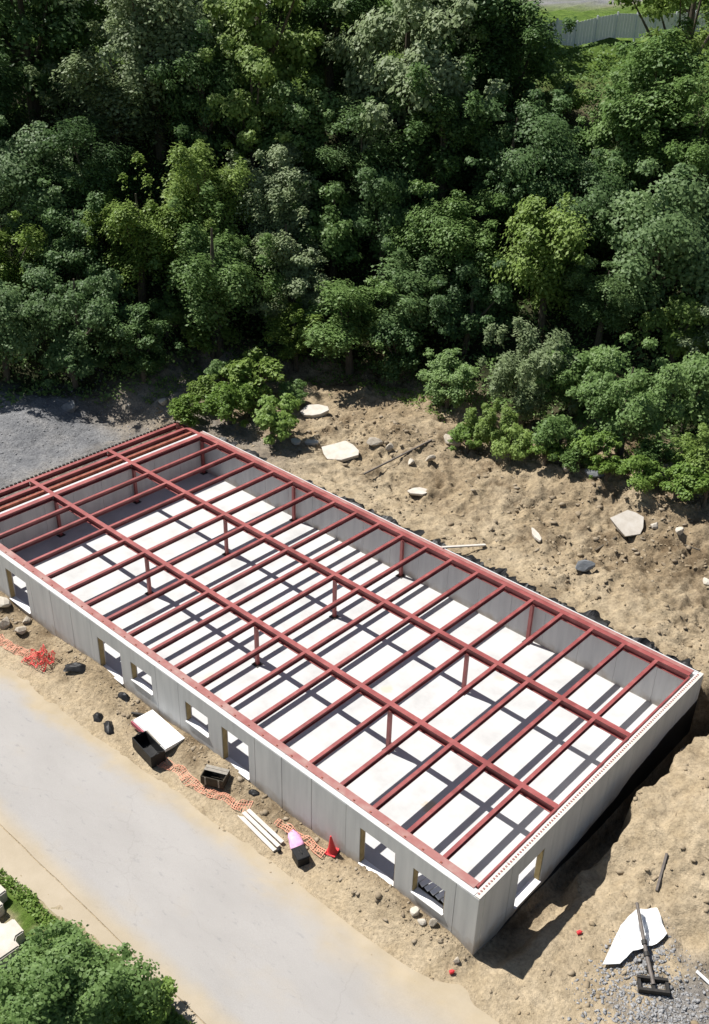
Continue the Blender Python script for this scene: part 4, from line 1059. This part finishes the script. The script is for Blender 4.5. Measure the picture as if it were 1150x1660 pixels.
TREES = [
    (-76.98, 30.26, 18.5, 7.41, 'dark', 'L', 'dark broad tree filling the top left corner'),
    (-75.02, 23.72, 13.88, 6.09, 'dark', 'L', 'dark tree cut by the left edge, below the top left corner'),
    (-68.14, 32.75, 15.09, 5.95, 'pale', 'D', 'pale olive vine-draped tree, the left one of the drooping pair'),
    (-66.07, 36.59, 17.18, 6.7, 'pale', 'D', 'pale olive vine-draped tree, the right one of the drooping pair'),
    (-77.38, 36.74, 22.03, 5.66, 'mid', 'L', 'green crown at the top edge above the drooping pair'),
    (-69.2, 45.05, 21.85, 6.1, 'mid', 'L', 'green crown at the top edge left of the tall tree'),
    (-61.06, 37.7, 15.2, 5.37, 'dark', 'L', 'dark crown in the shade right of the drooping pair'),
    (-59.99, 44.46, 16.34, 6.56, 'yellow', 'T', 'tall yellow-green tree with bare grey trunk showing, upper crown'),
    (-57.39, 40.34, 12.71, 4.75, 'yellow', 'T', 'yellow-green tree leaning on the left of the bare grey trunk'),
    (-54.44, 43.65, 13.9, 4.28, 'mid', 'L', 'green tree right of the bare grey trunk'),
    (-59.13, 52.43, 20.97, 6.84, 'dark', 'L', 'dark tree at the top edge left of the grey-green giant'),
    (-47.98, 49.92, 15.2, 8.88, 'pale', 'L', 'largest grey-green tree, top centre of the wood'),
    (-47.09, 58.65, 20.76, 7.02, 'dark', 'L', 'dark tree at the top edge right of the grey-green giant'),
    (-42.71, 58.84, 19.03, 5.8, 'dark', 'L', 'dark tree beside the gap where the pale fence shows'),
    (-48.17, 45.14, 12.03, 5.68, 'blue', 'L', 'blue-green tree below the grey-green giant'),
    (-41.85, 48.52, 12.7, 5.92, 'dark', 'L', 'dark tree under the right side of the grey-green giant'),
    (-35.67, 50.71, 13.34, 6.12, 'dark', 'L', 'dark tree in deep shade below the fence gap'),
    (-39.59, 62.44, 20.48, 2.73, 'yellow', 'B', 'small sunlit yellow-green tree just below the fence gap'),
    (-28.59, 60.32, 16.68, 6.13, 'mid', 'L', 'sunlit green tree right of the fence gap'),
    (-29.28, 64.6, 18.87, 5.81, 'yellow', 'T', 'yellow-green open tree in the top right corner'),
    (-22.69, 57.75, 13.25, 5.24, 'mid', 'L', 'green tree on the right edge, above the round blue-green tree'),
    (-29.42, 56.46, 14.19, 4.7, 'mid', 'L', 'green tree below and left of the sunlit tree by the fence'),
    (-29.55, 51.39, 11.87, 4.48, 'dark', 'L', 'dark tree above the bright tree on the right'),
    (-67.06, 23.04, 10.17, 5.54, 'blue', 'L', 'blue-green tree near the left edge, upper middle'),
    (-63.76, 27.15, 11.15, 5.2, 'dark', 'L', 'dark tree below the drooping pair'),
    (-56.94, 26.37, 7.39, 4.68, 'yellow', 'D', 'sunlit green tree in the left middle of the wood'),
    (-55.47, 32.62, 8.49, 4.68, 'yellow', 'D', 'green creeper-covered tree below the dark shaded crown'),
    (-61.29, 22.96, 7.15, 4.48, 'dark', 'L', 'dark tree left of the sunlit middle tree'),
    (-65.74, 18.76, 6.0, 3.86, 'yellow', 'L', 'bright yellow-green crown cut by the left edge'),
    (-49.72, 28.85, 4.07, 5.12, 'mid', 'D', 'broad green tree above the two small bright bushes'),
    (-52.05, 38.2, 8.65, 4.43, 'pale', 'D', 'green tree below the bare grey trunk'),
    (-48.63, 35.6, 5.38, 4.15, 'pale', 'D', 'pale creeper-covered tree in the centre left of the wood'),
    (-47.66, 40.74, 8.33, 4.43, 'mid', 'L', 'green tree in the very centre of the wood'),
    (-43.6, 42.75, 8.26, 4.38, 'dark', 'L', 'dark tree left of the mid-green upright tree'),
    (-36.47, 44.04, 8.09, 4.86, 'mid', 'L', 'mid-green upright tree in the centre right of the wood'),
    (-27.79, 44.93, 8.18, 4.44, 'yellow', 'L', 'bright yellow-green tree on the right'),
    (-20.77, 49.58, 8.33, 5.55, 'blue', 'L', 'round blue-green tree on the right'),
    (-22.85, 45.64, 7.69, 3.33, 'blue', 'L', 'blue-green tree between the bright tree and the round tree'),
    (-17.4, 47.87, 7.29, 2.61, 'yellow', 'L', 'yellow-green tree below the round blue-green tree'),
    (-32.33, 40.81, 5.82, 3.44, 'dark', 'L', 'dark tree below the mid-green upright tree'),
    (-34.44, 49.63, 11.99, 3.93, 'dark', 'L', 'dark tree behind the bright tree on the right'),
    (-60.28, 14.39, 2.63, 3.52, 'blue', 'L', 'blue-green tree at the left edge above the stone heap'),
    (-56.1, 19.46, 3.37, 4.01, 'dark', 'L', 'dark tree standing over the grey stone heap'),
    (-55.41, 17.89, 2.51, 2.56, 'dark', 'B', 'low dark bush at the foot of the wood by the stone heap'),
    (-51.23, 21.9, 3.11, 2.92, 'dark', 'L', 'dark low tree left of the small bright bushes'),
    (-46.9, 34.64, 4.41, 3.67, 'pale', 'L', 'pale green tree left of the shrubby slope'),
    (-39.63, 34.66, 3.43, 4.28, 'mid', 'L', 'shrubby green tree on the slope above the broken slabs'),
    (-43.73, 32.25, 3.44, 2.73, 'yellow', 'L', 'yellow-green shrub tree left of the shrubby slope'),
    (-37.4, 39.07, 4.58, 3.8, 'blue', 'L', 'blue-green tree above the bare slope'),
    (-35.18, 35.87, 3.3, 2.65, 'dark', 'L', 'dark low tree above the bare slope'),
    (-29.36, 34.97, 3.75, 2.42, 'mid', 'L', 'slim green tree at the edge of the bare slope'),
    (-23.33, 36.43, 3.73, 4.31, 'pale', 'F', 'feathery pale willow-like tree at the right edge of the clearing'),
    (-22.72, 31.67, 3.35, 2.36, 'yellow', 'F', 'bright feathery shrub at the foot of the willow-like tree'),
    (-20.62, 38.61, 4.35, 2.91, 'mid', 'L', 'green tree tucked behind the willow-like tree'),
    (-14.78, 36.19, 4.2, 3.95, 'mid', 'L', 'broad round green tree right of the willow-like tree'),
    (-13.29, 42.87, 4.32, 2.85, 'mid', 'L', 'green tree at the right edge behind the broad round one'),
    (-9.17, 36.88, 4.23, 2.1, 'yellow', 'L', 'bright shrub cut by the right edge above the clearing'),
    (-53.38, 26.19, 5.41, 2.25, 'mid', 'B', 'small round bush, upper left of the two bright ones'),
    (-49.79, 28.01, 3.95, 2.64, 'yellow', 'B', 'small bright bush above the bare earth patch'),
    (-45.65, 25.92, 3.08, 1.66, 'mid', 'B', 'small bush beside the pale stones'),
    (-42.35, 26.69, 2.79, 3.12, 'yellow', 'B', 'rounded green bush left of the pale slab'),
    (-43.11, 19.89, 2.15, 2.04, 'grass', 'B', 'low weedy bush at the far left corner of the steel frame'),
    (-40.78, 21.99, 2.5, 2.39, 'grass', 'B', 'low weedy bush in the middle of the row beyond the frame corner'),
    (-36.85, 23.0, 2.6, 2.57, 'grass', 'B', 'leafy bush at the right end of the row beyond the frame corner'),
    (-44.59, 23.02, 2.55, 1.74, 'yellow', 'B', 'bright bush behind the row beyond the frame corner'),
    (-41.18, 24.59, 2.37, 2.2, 'grass', 'B', 'leafy bush between the weedy row and the rounded bush'),
    (-39.68, 27.56, 2.89, 1.49, 'mid', 'B', 'small bush just left of the pale slab'),
    (-20.55, 31.16, 3.74, 1.87, 'yellow', 'B', 'bright bush right of the bright feathery shrub'),
    (-17.96, 32.85, 4.31, 2.07, 'mid', 'B', 'green bush under the left side of the broad round tree'),
    (-15.24, 33.33, 4.44, 1.93, 'grass', 'B', 'bright bush under the middle of the broad round tree'),
    (-11.19, 34.36, 5.05, 1.98, 'mid', 'B', 'green bush under the right side of the broad round tree'),
    (-9.04, 35.17, 4.67, 1.75, 'yellow', 'B', 'yellow-green bush near the right edge of the clearing'),
    (-18.05, 31.55, 4.04, 1.62, 'grass', 'B', 'weed clump under the willow-like tree'),
    (-15.8, 31.98, 4.2, 1.39, 'mid', 'B', 'dark weed clump between the willow-like tree and the clearing'),
    (-24.36, 31.11, 3.0, 1.6, 'grass', 'B', 'small bright weed clump at the foot of the feathery shrub'),
    (-13.39, 31.96, 4.36, 1.57, 'grass', 'B', 'weed clump on the left of the clearing edge'),
    (-11.3, 32.25, 4.65, 1.64, 'grass', 'B', 'weed clump in the middle of the clearing edge'),
    (-8.61, 32.68, 4.62, 1.71, 'grass', 'B', 'weed clump at the right of the clearing edge'),
    (-7.05, 33.55, 4.49, 1.7, 'grass', 'B', 'weed clump cut by the right edge of the picture'),
    (-9.33, -13.95, -0.73, 2.73, 'mid', 'N', 'leafy green tree on the verge in the lower left corner'),
    (-7.14, -11.96, -0.54, 1.45, 'grass', 'B', 'dark leafy bush at the bottom edge right of the verge tree'),
    (-78.97, 54.2, 24.82, 5.94, 'blue', 'L', 'blue-green tree in the left top of the wood, the rightmost'),
    (-55.26, 60.83, 23.66, 5.38, 'mid', 'L', 'leafy green tree in the centre top of the wood, the rightmost'),
    (-40.43, 95.72, 27.53, 5.86, 'dark', 'L', 'dark green tree packed in the far right top of the wood'),
    (-87.52, 46.6, 24.53, 5.74, 'pale', 'L', 'grey-green tree in the far left top of the wood, the rightmost'),
    (-57.75, 72.05, 25.75, 5.32, 'blue', 'L', 'blue-green tree packed in the right top of the wood'),
    (-81.32, 62.29, 25.18, 4.85, 'mid', 'L', 'leafy green tree packed in the left top of the wood'),
    (-102.08, 47.15, 24.76, 5.38, 'pale', 'T', 'grey-green tree in the far left top of the wood, second from the left'),
    (-70.44, 70.14, 24.9, 5.22, 'mid', 'L', 'leafy green tree in the centre top of the wood, the leftmost'),
    (-78.63, 45.12, 24.19, 5.89, 'blue', 'L', 'blue-green tree in the left top of the wood, the leftmost'),
    (-33.14, 80.27, 25.31, 5.68, 'blue', 'D', 'blue-green tree packed in the far right top of the wood'),
    (-67.61, 55.42, 24.25, 5.21, 'yellow', 'D', 'yellow-green tree packed in the centre top of the wood'),
    (-90.16, 33.86, 23.41, 5.66, 'pale', 'T', 'grey-green tree in the far left top of the wood, the leftmost'),
    (-17.18, 54.71, 9.39, 3.52, 'mid', 'L', 'leafy green tree packed in the far right lower part of the wood'),
    (-52.56, 68.39, 25.51, 4.83, 'dark', 'L', 'dark green tree packed in the right top of the wood'),
    (-60.59, 78.28, 25.63, 4.89, 'pale', 'L', 'grey-green tree packed in the right top of the wood'),
    (-87.74, 60.39, 25.11, 4.85, 'dark', 'T', 'dark green tree packed in the left top of the wood'),
    (-41.27, 88.35, 26.95, 5.55, 'mid', 'L', 'leafy green tree packed in the far right top of the wood'),
    (-64.09, 66.04, 25.35, 4.86, 'blue', 'T', 'blue-green tree packed in the centre top of the wood'),
    (-13.56, 49.19, 6.65, 3.61, 'pale', 'L', 'grey-green tree packed in the far right lower part of the wood'),
]

_used = {}
rt = random.Random(5)
for x, y, z, rad, tone, form, label in TREES:
    cands = sorted([p for p in PROTOS if p[0] == form], key=lambda p: abs(math.log(p[1] / rad)))
    best = [p for p in cands if abs(p[1] - cands[0][1]) < .01]
    p = best[_used.get((form, cands[0][1]), 0) % len(best)]
    _used[(form, cands[0][1])] = _used.get((form, cands[0][1]), 0) + 1
    s = rad / p[1]
    bush = form == 'B'
    t = empty('bush' if bush else 'tree', (x, y, z - .1), (0, 0, rt.uniform(0, 6.28)), s)
    t.scale = (s * rt.uniform(.88, 1.15), s * rt.uniform(.88, 1.15), s * rt.uniform(.9, 1.2))
    tag(t, label, 'bush' if bush else 'tree', 'bushes at the edge of the wood' if bush else None if form == 'N' else 'trees on the wooded hillside')
    obj('stem' if bush else 'trunk', p[3], M['bark'], t)
    obj('crown', p[2], LEAF[tone], t)

# undergrowth on the slope, verge grass, weeds
r = np.random.default_rng(9)
def cover(name, xy, hmax, leaf, mat_, seed, label, cat, freq=.35):
    n = len(xy)
    z = H(xy[:, 0], xy[:, 1])
    hh = hmax * np.clip(fbm(xy[:, 0] * freq, xy[:, 1] * freq, 4, seed) * 2 - .55, .08, 1)
    pos = np.stack([xy[:, 0], xy[:, 1], z + hh * r.random(n) ** .6], 1)
    nr = r.normal(size=(n, 3)) * .55 + np.array([0, 0, .7])
    me_ = leaf_mesh(name, pos, nr, leaf * r.uniform(.6, 1.4, n), np.clip(r.normal(.4, .2, n), 0, 1), seed)
    return stuff(obj(name, me_, mat_), label, cat)
xy = np.stack([r.uniform(-95, 8, 150000), r.uniform(5, 90, 150000)], 1)
s_, t_ = hill_s(xy[:, 0], xy[:, 1])
cx, cy = xy[:, 0] - 14.8, xy[:, 1] + 24.9
ang = np.degrees(np.arctan2(cy, cx))
keep = (s_ - t_ > 1.5 + 3 * (fbm(xy[:, 0] * .4, xy[:, 1] * .4, 3, 41) - .5)) & (s_ < 84) & (ang > 105) & (ang < 160)
xy = xy[keep][:62000]
cover('undergrowth', xy, 1.7, .34, LEAF['mid'], 42, 'dense leafy undergrowth between the trees on the slope', 'undergrowth')
xy = np.stack([r.uniform(-26, 2, 60000), r.uniform(-17, -10.6, 60000)], 1)
keep = (xy[:, 1] < np.interp(xy[:, 0], [-26, -18, -10.6, -5.9, 2], [-12.5, -12.0, -11.1, -10.8, -10.6]) + .7 * (fbm(xy[:, 0] * .7, xy[:, 1] * .7, 3, 43) - .5)) & ~((xy[:, 0] < -13.2) & (xy[:, 0] > -18) & (xy[:, 1] < -12.3))
cover('verge_grass', xy[keep], .35, .16, LEAF['grass'], 44, 'rough green grass and weeds on the road verge', 'grass', .9)
xy = np.stack([r.uniform(-50, 2, 60000), r.uniform(18, 42, 60000)], 1)
s_, t_ = hill_s(xy[:, 0], xy[:, 1])
pat = fbm(xy[:, 0] * .45, xy[:, 1] * .45, 3, 46)
keep = (np.abs(s_ - t_ - .5) < 3.0) & (pat > .52) & (xy[:, 1] > 20.5)
cover('weeds', xy[keep][:9000], .5, .18, LEAF['grass'], 47, 'scattered weeds along the foot of the wood', 'weeds', .8)

# ------------------------------------------------------------------ pale fence on the plateau above the wood
fa = Vector((-47.6, 69.6)); fb = Vector((-31.5, 92.0))
fence = tag(empty('board_fence', (fa.x, fa.y, hz(fa.x, fa.y))), 'pale grey board fence in the gap at the top of the wood', 'fence')
n_ = 13
fd = fb - fa
for k in range(n_ + 1):
    p = fa + fd * (k / n_)
    obj('post', bbox_mesh('post', -.08, .08, -.08, .08, -.4, 2.45), M['fence'], fence, loc=(p.x - fa.x, p.y - fa.y, hz(p.x, p.y) - fence.location.z))
seg = fd.length / n_
bw = (seg - .18) / 6
bmesh_board = bbox_mesh('board', 0, bw - .012, -.015, .015, .08, 2.3)
fang = math.atan2(fd.y, fd.x)
for k in range(n_):
    p = fa + fd * (k / n_); q = fa + fd * ((k + 1) / n_)
    z0 = hz(p.x, p.y); z1 = hz(q.x, q.y)
    for j in range(6):
        u = (.09 + j * bw) / seg
        pt = p + (q - p) * u
        obj('board', bmesh_board, M['fence'], fence, loc=(pt.x - fa.x, pt.y - fa.y, z0 + (z1 - z0) * u - fence.location.z), rot=(0, 0, fang))
